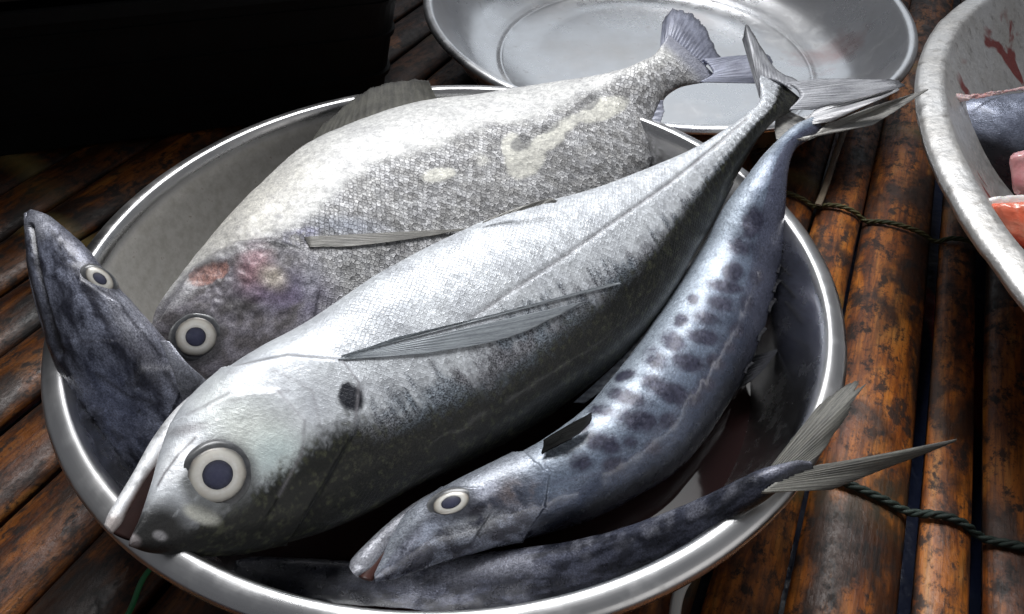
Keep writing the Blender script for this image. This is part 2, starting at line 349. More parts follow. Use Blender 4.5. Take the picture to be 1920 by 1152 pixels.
# ------------------------------------------------------------------ steel basins
def basin(name, label, loc, prof, mat, tilt=(0, 0, 0), dent=0, dseed=0, n=192):
    V, Fc = lathe(prof, n)
    if dent:
        a = np.arctan2(V[..., 1], V[..., 0]); wgt = sstep(prof[:, 0].max()*.8, prof[:, 0].max(), np.hypot(V[..., 0], V[..., 1]))
        d = dent*(fbm(np.stack([np.cos(a)*9+dseed, np.sin(a)*9, 0*a], -1), 1, 4)-.5)*2*wgt
        V[..., 2] += d; V[..., :2] *= (1+.5*d/prof[:, 0].max())[..., None]
        V += (dent*.35*(fbm(V*60+dseed, 1, 3)-.5))[..., None]*wgt[..., None]
    o = mesh_obj(name, V.reshape(-1, 3), Fc[:, ::-1], mat); o.location = loc; o.rotation_euler = tilt
    return tag(o, label, 'basin')
def smooth_prof(pts, n): return spline(np.asarray(pts), n)
inner = smooth_prof([(.2365, .1335), (.2330, .125), (.226, .100), (.214, .066), (.197, .036), (.172, .0145), (.14, .0095), (.08, .0085)], 40)
bp = np.array([(.0001, .0085)]+inner[::-1].tolist()+[(.2372, .1341), (.2382, .1346), (.2400, .1347), (.2430, .1341), (.2465, .1328), (.2488, .1312), (.2500, .1285), (.2498, .1255), (.2480, .1250), (.2455, .1275), (.2395, .1305), (.2350, .124), (.2275, .098), (.2155, .064), (.198, .034), (.173, .012), (.14, .006), (.0001, .006)])
front_basin = basin('steel_basin', 'round stainless steel basin in front, full of whole fish', (0, 0, 0), bp, steel('spun_steel', rough=.15, base=(.68, .68, .685), grime=.3, rimz=.129, lit_patch=((-.19, .14, .10), .22)))

def shade_pool():  # opaque dark sheet added to make the basin floor read as deep shade
    n = NT('added_dark_water'); co = obj_co(n)
    n.set(Base_Color=(.010, .005, .005), Roughness=.04, Specular_IOR_Level=.12, Normal=n.bump(n.noise(co, 25, 3), .05, .001))
    rr = np.linspace(0.0001, .2095, 14); V, Fc = lathe(np.stack([rr, (.056+0*rr)], 1), 96)
    tag(mesh_obj('shade_water', V.reshape(-1, 3), Fc, n.m), kind='structure')
shade_pool()
ip = smooth_prof([(.285, -.002), (.277, -.018), (.262, -.045), (.243, -.068), (.222, -.0795), (.206, -.0825)], 34)
ip = np.concatenate([ip, [(.2035, -.0815), (.2015, -.0812), (.1995, -.0820), (.1975, -.0845), (.15, -.0845)]])
pp = np.array([(.0001, -.0845)]+ip[::-1].tolist()+[(.2865, -.0008), (.288, 0.0), (.292, -.0005), (.2955, -.002), (.297, -.005), (.2955, -.0075), (.293, -.0065), (.288, -.005), (.280, -.02), (.265, -.047), (.246, -.071), (.223, -.0835), (.2, -.0865), (.0001, -.0865)])
nrm = Vector((.005, -.0491, 1)).normalized()
pan_st = []
pan = basin('steel_pan', 'empty wide steel pan standing behind the fish tails', (.2196, .55464, .10), pp,
            steel('worn_pan_steel', base=(.86, .87, .89), rough=.25, stain=[((.215, -.02, -.05), .05, (.55, .22, .18), .7), ((.12, .24, -.05), .05, (.62, .42, .36), .4)]), nrm.to_track_quat('Z', 'Y').to_euler())
tub_c = (.9681, .0059, .15)
tp = smooth_prof([(.597, -.002), (.588, -.012), (.560, -.042), (.515, -.080), (.46, -.112), (.40, -.130), (.33, -.135)], 30)
tpp = np.array([(.0001, -.135)]+tp[::-1].tolist()+[(.599, .0005), (.601, .002), (.606, .0018), (.613, .0005), (.6185, -.001), (.6215, -.004), (.621, -.008), (.617, -.0085), (.607, -.004), (.598, -.007), (.588, -.0165), (.558, -.0465), (.513, -.0835), (.46, -.115), (.40, -.133), (.33, -.138), (.0001, -.138)])
def tub_mat():
    n = NT('battered_aluminium'); co = obj_co(n)
    z1 = n.noise(co, 12, 5, .65); z2 = n.noise(co, 70, 5, .7); z3 = n.noise(co, 220, 3, .6)
    c = n.mixc(n.remap(z1, .4, .7), (.62, .62, .62), (.48, .46, .43))
    c = n.mixc(n.remap(z2, .54, .70, 0, .6), c, (.17, .155, .14))
    bl = n.noise(n.mapping(co, scale=(1, 1, .35)), 16, 4, .5, .8)
    sx = n.n('SeparateXYZ'); n.put(sx.inputs[0], co); below = n.remap(sx.outputs[2], -.012, -.022)
    c = n.mixc(n.math('MULTIPLY', n.remap(bl, .56, .60), n.math('MULTIPLY', below, .9)), c, (.25, .02, .015))
    nb = n.bump(z2, .5, .0015); nb = n.bump(z1, .4, .004, nb)
    return n.set(Base_Color=c, Metallic=.75, Roughness=n.remap(z3, .3, .7, .35, .55), Normal=nb)
tub = basin('aluminium_tub', 'large battered pale metal tub at the right edge holding cut fish', tub_c, tpp, tub_mat(), dent=.0035, dseed=3, n=420)

# ------------------------------------------------------------------ fish
class Fish: pass
def loft(name, st, mat, parent, k=.5, theta=0.0, N=300, M=160, colfn=None, dispfn=None, capr=True, lens=1.0):
    """st rows: belly-side point (px), back-side point (px), height z of the axis, [k]. Rings in the fish's own frame."""
    Y = spline(np.asarray([list(r[0])+list(r[1])+[r[2], (r[3] if len(r) > 3 else k), (r[4] if len(r) > 4 else theta)] for r in st], float), N)
    A, B, z, kk, th = Y[:, :2], Y[:, 2:4], Y[:, 4], Y[:, 5], Y[:, 6]
    C = at((A+B)/2, z); dep = (C-CAM) @ cF
    hv = ((A-B)/2)*(dep/FPX)[:, None]; hv = hv[:, :1]*cR-hv[:, 1:]*cU
    hl = np.linalg.norm(hv, axis=1)+1e-9; D = hv/hl[:, None]
    T = np.gradient(C, axis=0); T /= np.linalg.norm(T, axis=1)[:, None]
    v = CAM-C; v /= np.linalg.norm(v, axis=1)[:, None]
    L = v-(v*T).sum(1)[:, None]*T; L -= (L*D).sum(1)[:, None]*D; L /= np.linalg.norm(L, axis=1)[:, None]
    ct, sn_ = np.cos(th), np.sin(th); a = hl/np.sqrt(ct**2+(kk*sn_)**2); b = a*kk
    D2 = D*ct[:, None]+L*sn_[:, None]; L2 = -D*sn_[:, None]+L*ct[:, None]
    ph = np.linspace(0, 2*math.pi, M, endpoint=False)
    ce, se = np.cos(ph), np.sin(ph); cl = np.sign(ce)*np.abs(ce)**lens; sl = np.sign(se)*np.abs(se)**lens
    P = C[:, None]+(a[:, None]*cl[None])[..., None]*D2[:, None]+(b[:, None]*sl[None])[..., None]*L2[:, None]
    u = np.r_[0, np.cumsum(np.linalg.norm(np.diff(C, axis=0), axis=1))]
    # arc length round the ring from the flank's mid-line
    seg = np.linalg.norm(np.roll(P, -1, 1)-P, axis=2); cum = np.concatenate([np.zeros((N, 1)), np.cumsum(seg, 1)[:, :-1]], 1)
    i0 = M//4; V_ = cum-cum[:, i0:i0+1]
    half = cum[:, M//2:M//2+1]-cum[:, i0:i0+1]
    V_ = np.where(V_ > half, V_-2*(V_-half)*1.0, V_)
    f = Fish(); f.s = np.repeat((u/u[-1])[:, None], M, 1); f.e = np.repeat(ce[None], N, 0); f.l = np.repeat(se[None], N, 0)
    f.u = np.repeat(u[:, None], M, 1); f.v = V_; f.len = u[-1]; f.px = proj(P.reshape(-1, 3)).reshape(N, M, 2); f.P = P
    nrm_ = (D2[:, None]*ce[None, :, None]*kk[:, None, None]+L2[:, None]*se[None, :, None]); nrm_ /= np.linalg.norm(nrm_, axis=2)[..., None]
    if dispfn is not None: P = P+dispfn(f)[..., None]*nrm_; f.P = P
    Vv = np.concatenate([P.reshape(-1, 3), C[:1]-T[:1]*hl[0]*.15, C[-1:]+T[-1:]*hl[-1]*.1]); n0 = N*M
    Fc = grid_faces(N, M, True)
    j = np.arange(M); cap0 = np.stack([(j+1) % M, j, np.full(M, n0)], 1); cap1 = np.stack([(N-1)*M+j, (N-1)*M+(j+1) % M, np.full(M, n0+1)], 1)
    faces = Fc[:, ::-1].tolist()+cap0[:, ::-1].tolist()+cap1[:, ::-1].tolist()
    attrs = {}
    if colfn is not None:
        col, sm, spk = colfn(f)
        ex = lambda x: np.concatenate([x.reshape(n0, -1), x[0].reshape(M, -1)[:1], x[-1].reshape(M, -1)[:1]])
        attrs = {'col': np.clip(ex(col), 0, 1), 'sm': np.clip(ex(sm)[:, 0], 0, 1), 'spk': np.clip(ex(spk)[:, 0], 0, 1), 'fp': ex(np.stack([f.u, f.v, .5*(f.l < 0)], -1))}
    f.ob = mesh_obj(name, Vv, faces, mat, parent, attrs=attrs)
    f.bvh = BVHTree.FromPolygons([Vector(x) for x in Vv], faces)
    f.a, f.C = a, C
    return f
def surf(f, px, lift=0.0):
    d = ray([px])[0]; d /= np.linalg.norm(d)
    h, nn, _, _ = f.bvh.ray_cast(Vector(CAM), Vector(d))
    if h is None:
        # slightly off the fish: closest point
        t = np.linalg.norm(f.C.mean(0)-CAM); h, nn, _, _ = f.bvh.find_nearest(Vector(CAM+d*t))
    h = np.array(h); nn = np.array(nn)
    if nn @ d > 0: nn = -nn
    return h+nn*lift, nn
def blob(f, cx, cy, rx, ry, ang=0, soft=.5):
    a = math.radians(ang); dx = f.px[..., 0]-cx; dy = f.px[..., 1]-cy
    x = (dx*math.cos(a)+dy*math.sin(a))/rx; y = (-dx*math.sin(a)+dy*math.cos(a))/ry
    return 1-sstep(1-soft, 1+soft, np.hypot(x, y))
def sidedist(f, pts):
    """signed pixel distance to a polyline (positive = below/right of its direction) and unsigned distance"""
    pts = np.asarray(pts, float); best = np.full(f.px.shape[:2], 1e9); sgn = np.zeros_like(best)
    for p, q in zip(pts[:-1], pts[1:]):
        d = q-p; L = np.hypot(*d); t = np.clip(((f.px-p) @ d)/L**2, 0, 1); c = p+t[..., None]*d; r = f.px-c; dd = np.hypot(r[..., 0], r[..., 1])
        s = np.sign(d[0]*r[..., 1]-d[1]*r[..., 0]); m = dd < best; best = np.where(m, dd, best); sgn = np.where(m, s, sgn)
    return best*sgn, best
def nz(f, sc, o=4, seed=0): return fbm(np.stack([f.u, f.v, 0*f.u+.37+seed], -1), sc, o)
def c3(*c): return np.array(c, float)

def fin(name, parent, root, tip, mat, zr=None, zt=None, on=None, lift=.0015, nrays=14, ragged=.05, thick=.0009, ridge=.0006, sub=5, nv=22, bulge=0.0, seed=1, plane=None, slope=(0, 0), curl=0.0):
    """a fin: rays run from the root line to the tip line (both photo points laid at real heights or on the fish's skin)"""
    rg = np.random.default_rng(seed); nu = nrays*sub+1
    Rt = spline(np.asarray(root, float), nu); Tp = spline(np.asarray(tip, float), nu); u = np.linspace(0, 1, nu); v = np.linspace(0, 1, nv)
    rag = 1-ragged*np.interp(u*nrays, np.arange(nrays+1), rg.random(nrays+1))-ragged*.35*rg.random(nu)
    vv = v[None]*rag[:, None]
    px = Rt[:, None]*(1-vv[..., None])+Tp[:, None]*vv[..., None]
    if on is not None:
        P = np.zeros((nu, nv, 3))
        for i in range(nu):
            for j in range(nv): P[i, j] = surf(on, px[i, j], lift*(1+1.2*v[j]))[0]
    elif plane is not None:
        dep = (at([plane[:2]], plane[2])[0]-CAM) @ cF + slope[0]*(px[..., 0]-plane[0])+slope[1]*(px[..., 1]-plane[1])+curl*vv**2+.0015*np.sin(u*9+seed)[:, None]*vv
        P = CAM+ray(px.reshape(-1, 2)).reshape(nu, nv, 3)*dep[..., None]
    else:
        zr_ = np.interp(u, np.linspace(0, 1, len(np.atleast_1d(zr))), np.atleast_1d(zr)); zt_ = np.interp(u, np.linspace(0, 1, len(np.atleast_1d(zt))), np.atleast_1d(zt))
        z = zr_[:, None]*(1-vv)+zt_[:, None]*vv+bulge*np.sin(vv*math.pi)*np.sin(u*math.pi)[:, None]
        P = at(px.reshape(-1, 2), z.reshape(-1)).reshape(nu, nv, 3)
    du = np.gradient(P, axis=0); dv = np.gradient(P, axis=1); nn = np.cross(du, dv); nn /= (np.linalg.norm(nn, axis=2)[..., None]+1e-12)
    if (nn*(CAM-P)).sum(2).mean() < 0: nn = -nn
    ry = .5+.5*np.cos(u*nrays*2*math.pi); ry = ry**1.5
    # rays fork towards the tip
    ry2 = .5+.5*np.cos(u*nrays*4*math.pi); rr = ry[:, None]*(1-sstep(.4, .9, v))[None]+ry2[:, None]*sstep(.4, .9, v)[None]
    tk = thick*(1-.7*v)[None]
    up_ = P+nn*(tk/2+ridge*rr*(1-.6*v)[None])[..., None]; dn = P-nn*(tk/2+ridge*.6*rr*(1-.6*v)[None])[..., None]
    V = np.concatenate([up_.reshape(-1, 3), dn.reshape(-1, 3)]); n0 = nu*nv
    F1 = grid_faces(nu, nv); F2 = F1[:, ::-1]+n0
    i = np.arange(nu-1); j = np.arange(nv-1)
    E = [np.stack([i*nv, (i+1)*nv, (i+1)*nv+n0, i*nv+n0], 1), np.stack([(i+1)*nv+nv-1, i*nv+nv-1, i*nv+nv-1+n0, (i+1)*nv+nv-1+n0], 1),
         np.stack([j+1, j, j+n0, j+1+n0], 1), np.stack([(nu-1)*nv+j, (nu-1)*nv+j+1, (nu-1)*nv+j+1+n0, (nu-1)*nv+j+n0], 1)]
    U_ = np.repeat(u[:, None], nv, 1).ravel(); V2 = np.repeat(v[None], nu, 0).ravel()
    return mesh_obj(name, V, np.concatenate([F1, F2]+E), mat, parent, attrs={'fu': np.r_[U_, U_], 'fv': np.r_[V2, V2], 'ray': np.r_[rr.ravel(), rr.ravel()]})

def eye_mats():
    n = NT('eye_socket_skin'); co = obj_co(n); er = n.attr('er'); z = n.noise(co, 260, 5, .7)
    c = n.ramp(er, [(.55, (.02, .021, .024)), (.80, (.028, .029, .032)), (.93, (.05, .052, .055)), (1.0, (.13, .132, .135))])
    c = n.mixc(n.remap(z, .4, .65), c, n.mixc(1, c, (1.9, 1.9, 1.9), 'MULTIPLY'))
    a = n.set(Base_Color=c, Roughness=.35, Coat_Weight=.4, Coat_Roughness=.12)
    n = NT('cream_iris'); co = obj_co(n); er = n.attr('er'); z = n.noise(co, 220, 5, .7)
    c = n.ramp(er, [(0, (.30, .27, .24)), (.12, (.50, .49, .455)), (.35, (.62, .61, .575)), (.70, (.46, .445, .40)), (.90, (.20, .19, .17)), (1.0, (.10, .095, .09))])
    c = n.mixc(n.remap(z, .45, .7, 0, .45), c, (.42, .36, .30))
    b = n.set(Base_Color=c, Roughness=.38, Metallic=.1, Coat_Weight=.45, Coat_Roughness=.12)
    n = NT('clouded_pupil'); co = obj_co(n); er = n.attr('er'); z = n.noise(co, 320, 5, .7)
    c = n.ramp(er, [(0, (.035, .037, .075)), (.7, (.022, .024, .052)), (1.0, (.008, .008, .016))])
    c = n.mixc(n.remap(z, .4, .7, 0, .5), c, (.06, .064, .10))
    d = n.set(Base_Color=c, Roughness=.4, Coat_Weight=.7, Coat_Roughness=.05)
    return a, b, d
M_socket, M_iris, M_pupil = eye_mats()
def eye(f, parent, px, rs, ri, rp, face=0.0, dome=.22, lift=0.0, squash=1.0, longpx=(1, 0)):
    p, nn = surf(f, px); v = CAM-p; dist = (p-CAM) @ cF; v = v/np.linalg.norm(v)
    nn = nn*(1-face)+v*face; nn = nn/np.linalg.norm(nn)
    sc = dist/FPX; rs, ri, rp = rs*sc, ri*sc, rp*sc
    y = longpx[0]*cR-longpx[1]*cU; y = y-(y @ nn)*nn; y /= np.linalg.norm(y); x = np.cross(y, nn)
    def dm(r): return dome*rs*(1-(r/rs)**2)+lift
    def build(nm, prof, mat, par, er, sd):
        V, Fc = lathe(prof, 72); ang_ = np.arctan2(V[..., 1], V[..., 0])
        V[..., :2] *= (1+.07*(fbm(np.stack([np.cos(ang_)*1.6+sd*3.1+px[0], np.sin(ang_)*1.6, 0*ang_], -1), 1, 3)-.5))[..., None]
        V = p+V[..., :1]*x*squash+V[..., 1:2]*y+V[..., 2:]*nn
        o = mesh_obj(nm, V.reshape(-1, 3), Fc, mat, par if par is parent else None, attrs={'er': np.repeat(np.asarray(er, float), 72)})
        if par is not parent: o.parent = par
        return o
    pr = [(rs*1.22, lift-rs*.34), (rs*1.12, lift-rs*.14), (rs*1.04, lift-rs*.05), (rs*.98, lift-rs*.01), (rs*.92, dm(rs*.92)-rs*.025), (ri, dm(ri)-rs*.02), (.0001, dm(0)-rs*.04)]
    s = build('eye', pr, M_socket, parent, [1, 1, .97, .92, .85, .75, .5], 1)
    rad = np.linspace(ri, rp*.9, 14)
    build('iris', [(ri*1.03, dm(ri)-rs*.05)]+[(r, dm(r)+rs*.015*math.sin((r-rp*.9)/(ri-rp*.9)*math.pi)) for r in rad], M_iris, s, [1]+[(r-rp*.9)/(ri-rp*.9) for r in rad], 2)
    rad = np.linspace(rp, .0001, 10)
    build('pupil', [(r, dm(r)+rs*.012) for r in rad], M_pupil, s, rad/rp, 3)
    return s

# ---- 1 the deep grey fish at the back
deep = empty('deep_bodied_fish', tuple(at([(760, 420)], .05)[0]), 'deep bodied grey fish with coarse scales and a pink wound, behind the silver fish', 'fish', 'whole fish in the front basin')
def col_deep(f):
    n1, n2 = nz(f, 60), nz(f, 160, 4, 3); wob = (n1-.5)*60+(n2-.5)*30
    white = c3(.64, .64, .62); grey = c3(.47, .465, .455); col = np.zeros(f.px.shape[:2]+(3,))+grey
    col = mix(col, c3(.62, .62, .62), sstep(.4, .6, n2)[..., None])
    sd, _ = sidedist(f, [(250, 610), (330, 545), (400, 490), (480, 450), (560, 425), (620, 375), (690, 310), (800, 275), (930, 235), (1010, 225), (1090, 180), (1160, 150), (1260, 110)])
    wh = 1-sstep(-10, 14, sd+wob*.5)
    col = mix(col, white, wh[..., None])
    yel = blob(f, 470, 400, 150, 50, -40, .7)*wh; col = mix(col, c3(.58, .54, .44), (yel*.45)[..., None])
    pat = np.maximum.reduce([blob(f, 985, 300, 42, 30, -35, .5), blob(f, 960, 275, 20, 26, 0, .5), blob(f, 1025, 265, 38, 18, -25, .5), blob(f, 822, 328, 32, 13, -10, .7), blob(f, 1130, 205, 50, 20, -20, .6), blob(f, 1060, 235, 40, 15, -30, .6)*.8, blob(f, 900, 300, 30, 16, 0, .8)*.5])
    pat = sstep(.3, .7, pat+(n2-.5)*.5); col = mix(col, c3(.70, .69, .62), pat[..., None])
    dk = np.maximum.reduce([blob(f, 978, 268, 22, 15, -25, .5), blob(f, 1105, 192, 20, 13, -30, .5), blob(f, 1030, 240, 34, 10, -30, .6)*.7, blob(f, 520, 406, 12, 7, 0, .7)*.7, blob(f, 1060, 222, 22, 8, -35, .6)*.6]); dk = sstep(.35, .75, dk+(n2-.5)*.5)
    col = mix(col, c3(.20, .20, .20), (dk*.8)[..., None])
    # head: violet grey skin, pink wound
    head = blob(f, 430, 600, 190, 130, -35, .35); hc = mix(c3(.16, .145, .15), c3(.30, .28, .31), sstep(.35, .65, n2)[..., None]); col = mix(col, hc, (head*(1-wh*.7))[..., None])
    vio = blob(f, 560, 560, 60, 40, 0, .8)*sstep(.4, .6, n1+.1); col = mix(col, c3(.25, .22, .36), (vio*.6)[..., None])
    r1 = blob(f, 392, 515, 42, 17, -22, .45); r1 = sstep(.3, .7, r1+(nz(f, 380, 3, 11)-.5)*.8); col = mix(col, mix(c3(.50, .26, .21), c3(.30, .17, .15), sstep(.4, .6, nz(f, 700, 3, 9))[..., None]), (r1*.85)[..., None])
    r2 = np.clip(blob(f, 478, 505, 26, 38, 15, .9)*.85+(nz(f, 420, 3, 8)-.5)*.25*blob(f, 478, 505, 40, 50, 0, .5), 0, 1); col = mix(col, c3(.47, .27, .30), r2[..., None])
    r4 = blob(f, 500, 552, 50, 16, 5, .9); col = mix(col, c3(.27, .20, .30), (r4*.6)[..., None])
    r3 = blob(f, 511, 524, 25, 18, 30, .8); col = mix(col, c3(.62, .55, .46), (r3*.9)[..., None])
    bp_ = blob(f, 650, 424, 60, 16, 4, .9); col = mix(col, c3(.30, .33, .40), (bp_*.7)[..., None])
    w2 = blob(f, 585, 520, 16, 40, 10, .8)*.6; col = mix(col, c3(.5, .5, .56), w2[..., None])
    w3 = blob(f, 340, 560, 34, 12, -38, .6)*.8; col = mix(col, c3(.55, .54, .55), w3[..., None])
    gd = blob(f, 450, 575, 30, 18, 10, .8); col = mix(col, c3(.07, .065, .065), (gd*.75)[..., None])
    tb = sstep(.955, .985, f.s); col = mix(col, c3(.33, .34, .40), tb[..., None])
    er = blob(f, 369, 635, 52, 52, 0, .25); col = mix(col, c3(.06, .058, .06), (er*.85)[..., None])
    slit = blob(f, 532, 462, 30, 6, 6, .6); col = mix(col, c3(.012, .011, .012), slit[..., None])
    _, ag = sidedist(f, [(300, 590), (350, 520), (410, 478), (470, 456), (540, 452)]); col = mix(col, c3(.16, .155, .17), (np.exp(-(ag/9)**2)*.6)[..., None])
    _, ag = sidedist(f, [(405, 492), (460, 470), (520, 468)]); col = mix(col, c3(.5, .49, .5), (np.exp(-(ag/3.5)**2)*.6)[..., None])
    bl2 = blob(f, 568, 440, 30, 14, -15, .8)*sstep(.4, .6, n2); col = mix(col, c3(.16, .16, .30), (bl2*.7)[..., None])
    sm = np.clip(1-wh*.95-pat*.8-head*.9+.6*sstep(1120, 1200, f.px[..., 0]), 0, 1)*(1-tb)
    return col, sm, np.clip(.5-.3*wh+0*n1, 0, 1)*(1-pat)
def disp_deep(f):
    d = np.zeros(f.px.shape[:2])
    sd, ad = sidedist(f, [(300, 600), (360, 500), (440, 452), (520, 446), (570, 470), (600, 540), (590, 610), (540, 680)])
    d += .0035*(1-sstep(-6, 5, -sd))*0
    d += np.where(sd > 0, .003*np.exp(-ad/60), 0)*sstep(0, 6, ad)
    d += .0025*blob(f, 490, 515, 45, 45, 0, .9)+.0015*(nz(f, 220, 3, 5)-.5)*blob(f, 480, 530, 140, 80, -20, .6)*2
    d -= .002*blob(f, 392, 515, 40, 15, -22, .5)
    return d+.0015*(nz(f, 50, 3)-.5)
M_deep = fish_mat('coarse_grey_scales', scale=350, edge=.16, rand=.5, stretch=.8, metal=.1, rough=.45, bumpd=.0006, mott=.5, edark=.75)
st = [((285, 640), (300, 700), .088), ((290, 592), (350, 740), .09), ((318, 542), (430, 765), .092), ((370, 475), (540, 745), .094), ((430, 405), (660, 695), .098), ((500, 335), (790, 625), .102),
      ((575, 272), (900, 560), .106), ((680, 226), (1000, 500), .110), ((790, 192), (1090, 440), .114), ((900, 178), (1160, 390), .118), ((1010, 160), (1210, 330), .124), ((1090, 147), (1228, 278), .132),
      ((1160, 132), (1226, 232), .142), ((1203, 116), (1244, 188), .150, .5), ((1226, 104), (1272, 166), .155, .38), ((1240, 86), (1310, 157), .158, .14), ((1254, 66), (1350, 152), .160, .03)]
fd = loft('body', st, M_deep, deep, k=.34, N=420, M=260, colfn=col_deep, dispfn=disp_deep)
eye(fd, deep, (368, 632), 43, 36, 18, face=.4, dome=.15, lift=-.0003)
MF_grey = fin_mat('grey_brown_fin', (.20, .19, .165), (.36, .35, .30), .93)
MF_blue = fin_mat('blue_grey_tail_fin', (.38, .40, .50), (.50, .52, .61), 1, root=1.3, trans=.4)
MF_pale = fin_mat('pale_fin', (.46, .45, .42), (.60, .59, .55), .97, trans=.35, edge=.2)
fin('belly_fin', deep, [(558, 306), (680, 240), (760, 214), (822, 194)], [(606, 232), (682, 170), (752, 147), (802, 148)], fin_mat('olive_grey_fin', (.062, .060, .050), (.10, .097, .083), 1, edge=.3, trans=0, root=1.7, coat=0, rough=.6, spec=.2), zr=[.138, .148, .153], zt=[.148, .160, .166], nrays=18, ragged=.09, ridge=.0003, seed=3)
fin('tail_fin', deep, [(1236, 104), (1258, 82), (1296, 106), (1322, 124)], [(1243, 34), (1262, 14), (1312, 32), (1352, 106)], MF_blue, plane=(1302, 109, .160), curl=.024, nrays=18, ragged=.10, ridge=.0003, seed=4)
fin('tail_fin', deep, [(1318, 112), (1332, 126), (1336, 140), (1312, 154)], [(1390, 104), (1445, 104), (1445, 140), (1420, 157)], MF_blue, plane=(1302, 109, .160), slope=(0, -.00028), curl=.004, nrays=12, ragged=.05, ridge=.0003, seed=5)
fin('back_fin', deep, [(1215, 300), (1224, 260), (1222, 228), (1236, 190)], [(1228, 290), (1246, 225), (1249, 205), (1244, 188)], MF_blue, zr=[.10, .125, .14], zt=[.10, .128, .142], nrays=9, ragged=.3, seed=6)
fin('pectoral_fin', deep, [(570, 446), (576, 456), (580, 464)], [(905, 428), (760, 452), (660, 464)], fin_mat('tan_fin', (.36, .35, .32), (.44, .43, .40), .85, edge=0), on=fd, lift=.0007, thick=.0006, nrays=8, seed=7, ragged=.03, ridge=.0003)

# ---- 2 the big silver fish across the middle
jack = empty('silver_fish', tuple(at([(800, 690)], .05)[0]), 'large silver white fish with big round eye lying across the middle of the basin', 'fish', 'whole fish in the front basin')
def col_jack(f):
    n1, n2, n3 = nz(f, 45), nz(f, 140, 4, 3), nz(f, 420, 3, 6)
    white = c3(.66, .69, .72); col = np.zeros(f.px.shape[:2]+(3,))+white
    x = f.px[..., 0]
    # scale-row streaks crossing the flank
    streak = fbm(np.stack([f.u*330, f.v*70, 0*f.u], -1), 1, 3)
    th = np.interp(x, [240, 330, 470, 560, 640, 720, 800, 950, 1100, 1250, 1400], [-.55, -.5, -.42, -.15, -.02, .02, .05, .12, .12, .1, .2])
    g1 = sstep(.02, .42, th-f.e+(n1-.5)*.35+(streak-.5)*.5)
    behind = sstep(600, 720, x)
    col = mix(col, mix(c3(.20, .20, .22), c3(.25, .30, .35), sstep(.4, .6, n1)[..., None]), (g1*behind*.92)[..., None])
    steel_b = sstep(-.30, -.45, f.e)*sstep(-.9, -.6, f.e)*behind; col = mix(col, c3(.15, .19, .23), (steel_b*.75*sstep(.35, .6, n2+.1))[..., None])
    dth = np.interp(x, [240, 330, 420, 480, 540, 600, 680, 730, 820, 1000, 1200, 1400], [-.30, -.36, -.34, -.30, -.18, -.08, -.18, -.36, -.42, -.40, -.25, .05])
    dk = sstep(-.12, .17, dth+.04-f.e+(n1-.5)*.22+(n3-.5)*.25)
    col = mix(col, mix(c3(.012, .013, .011), c3(.055, .058, .034), sstep(.52, .74, n3)[..., None]), dk[..., None])
    # dark snout, pale ring round the eye
    sn = blob(f, 290, 1000, 75, 60, -20, .5)*sstep(.3, .5, n2+.12+.5*blob(f, 280, 1010, 60, 40, 0, .3)); col = mix(col, c3(.025, .025, .025), (sn)[..., None])
    yel = blob(f, 480, 820, 110, 60, 40, .7)*(1-dk); col = mix(col, c3(.70, .74, .66), (yel*.6)[..., None])
    cy = blob(f, 520, 860, 50, 45, 0, .8)*(1-dk); col = mix(col, c3(.55, .68, .68), (cy*.6)[..., None])
    pw = blob(f, 378, 965, 34, 16, 22, .35); col = mix(col, c3(.66, .66, .58), (pw*.9)[..., None])
    no = blob(f, 300, 1005, 13, 9, 20, .4); col = mix(col, c3(.45, .44, .45), (no*.9)[..., None])
    tp_ = blob(f, 247, 1013, 16, 11, 20, .5); col = mix(col, c3(.42, .38, .38), (tp_*.9)[..., None])
    er = blob(f, 410, 894, 74, 74, 0, .2); col = mix(col, c3(.085, .088, .085), (er*.85*sstep(.2, .5, n2+.15))[..., None])
    ck = blob(f, 335, 862, 62, 24, -55, .35); col = mix(col, c3(.84, .86, .88), ck[..., None])
    gp = blob(f, 352, 806, 36, 9, -12, .7); col = mix(col, c3(.30, .29, .30), (gp*.7)[..., None])  # grey shadow above the jaw edge, painted into the skin colour
    _, a3 = sidedist(f, [(366, 822), (335, 852), (308, 888), (296, 910)]); col = mix(col, c3(.12, .11, .12), (np.exp(-(a3/2.6)**2)*.85)[..., None])
    # gill spot
    sp = np.maximum(blob(f, 657, 748, 27, 23, 35, .5), blob(f, 648, 731, 11, 14, 20, .6)); sp = sstep(.2, .8, sp+(n2-.5)*.2+(n3-.5)*.35); col = mix(col, c3(.018, .02, .028), sp[..., None])
    # lateral line, gill and cheek lines
    _, a1 = sidedist(f, [(880, 600), (960, 545), (1060, 480), (1160, 410), (1260, 340), (1340, 275), (1400, 222)]); ll = np.exp(-(a1/3.6)**2)*(.45+.5*n2); col = mix(col, c3(.24, .23, .24), (ll*.9)[..., None])
    for pts, am in (([(350, 780), (430, 740), (520, 735), (570, 790), (565, 850), (520, 930)], .5), ([(440, 690), (540, 668), (640, 676), (672, 720), (665, 790)], .8), ([(400, 765), (470, 745), (540, 735)], .45), ([(430, 705), (520, 700), (585, 735), (600, 800)], .35)):
        _, a2 = sidedist(f, pts); col = mix(col, c3(.30, .29, .31), (np.exp(-(a2/3.2)**2)*am*(.4+n3))[..., None])
    spk = np.clip(g1*behind*1.0*sstep(.3, .6, streak+.1)+.25*dk+.30*behind*sstep(.46, .62, n1*.5+streak*.5)+.12*sstep(.5, .65, n2), 0, 1)
    tailw = sstep(1240, 1420, x); spk = np.maximum(spk, tailw*.6)
    sm = np.clip(.32*sstep(560, 700, x)+.1+.4*behind*g1, 0, 1)*(1-.5*dk)
    return col, sm, spk*.9
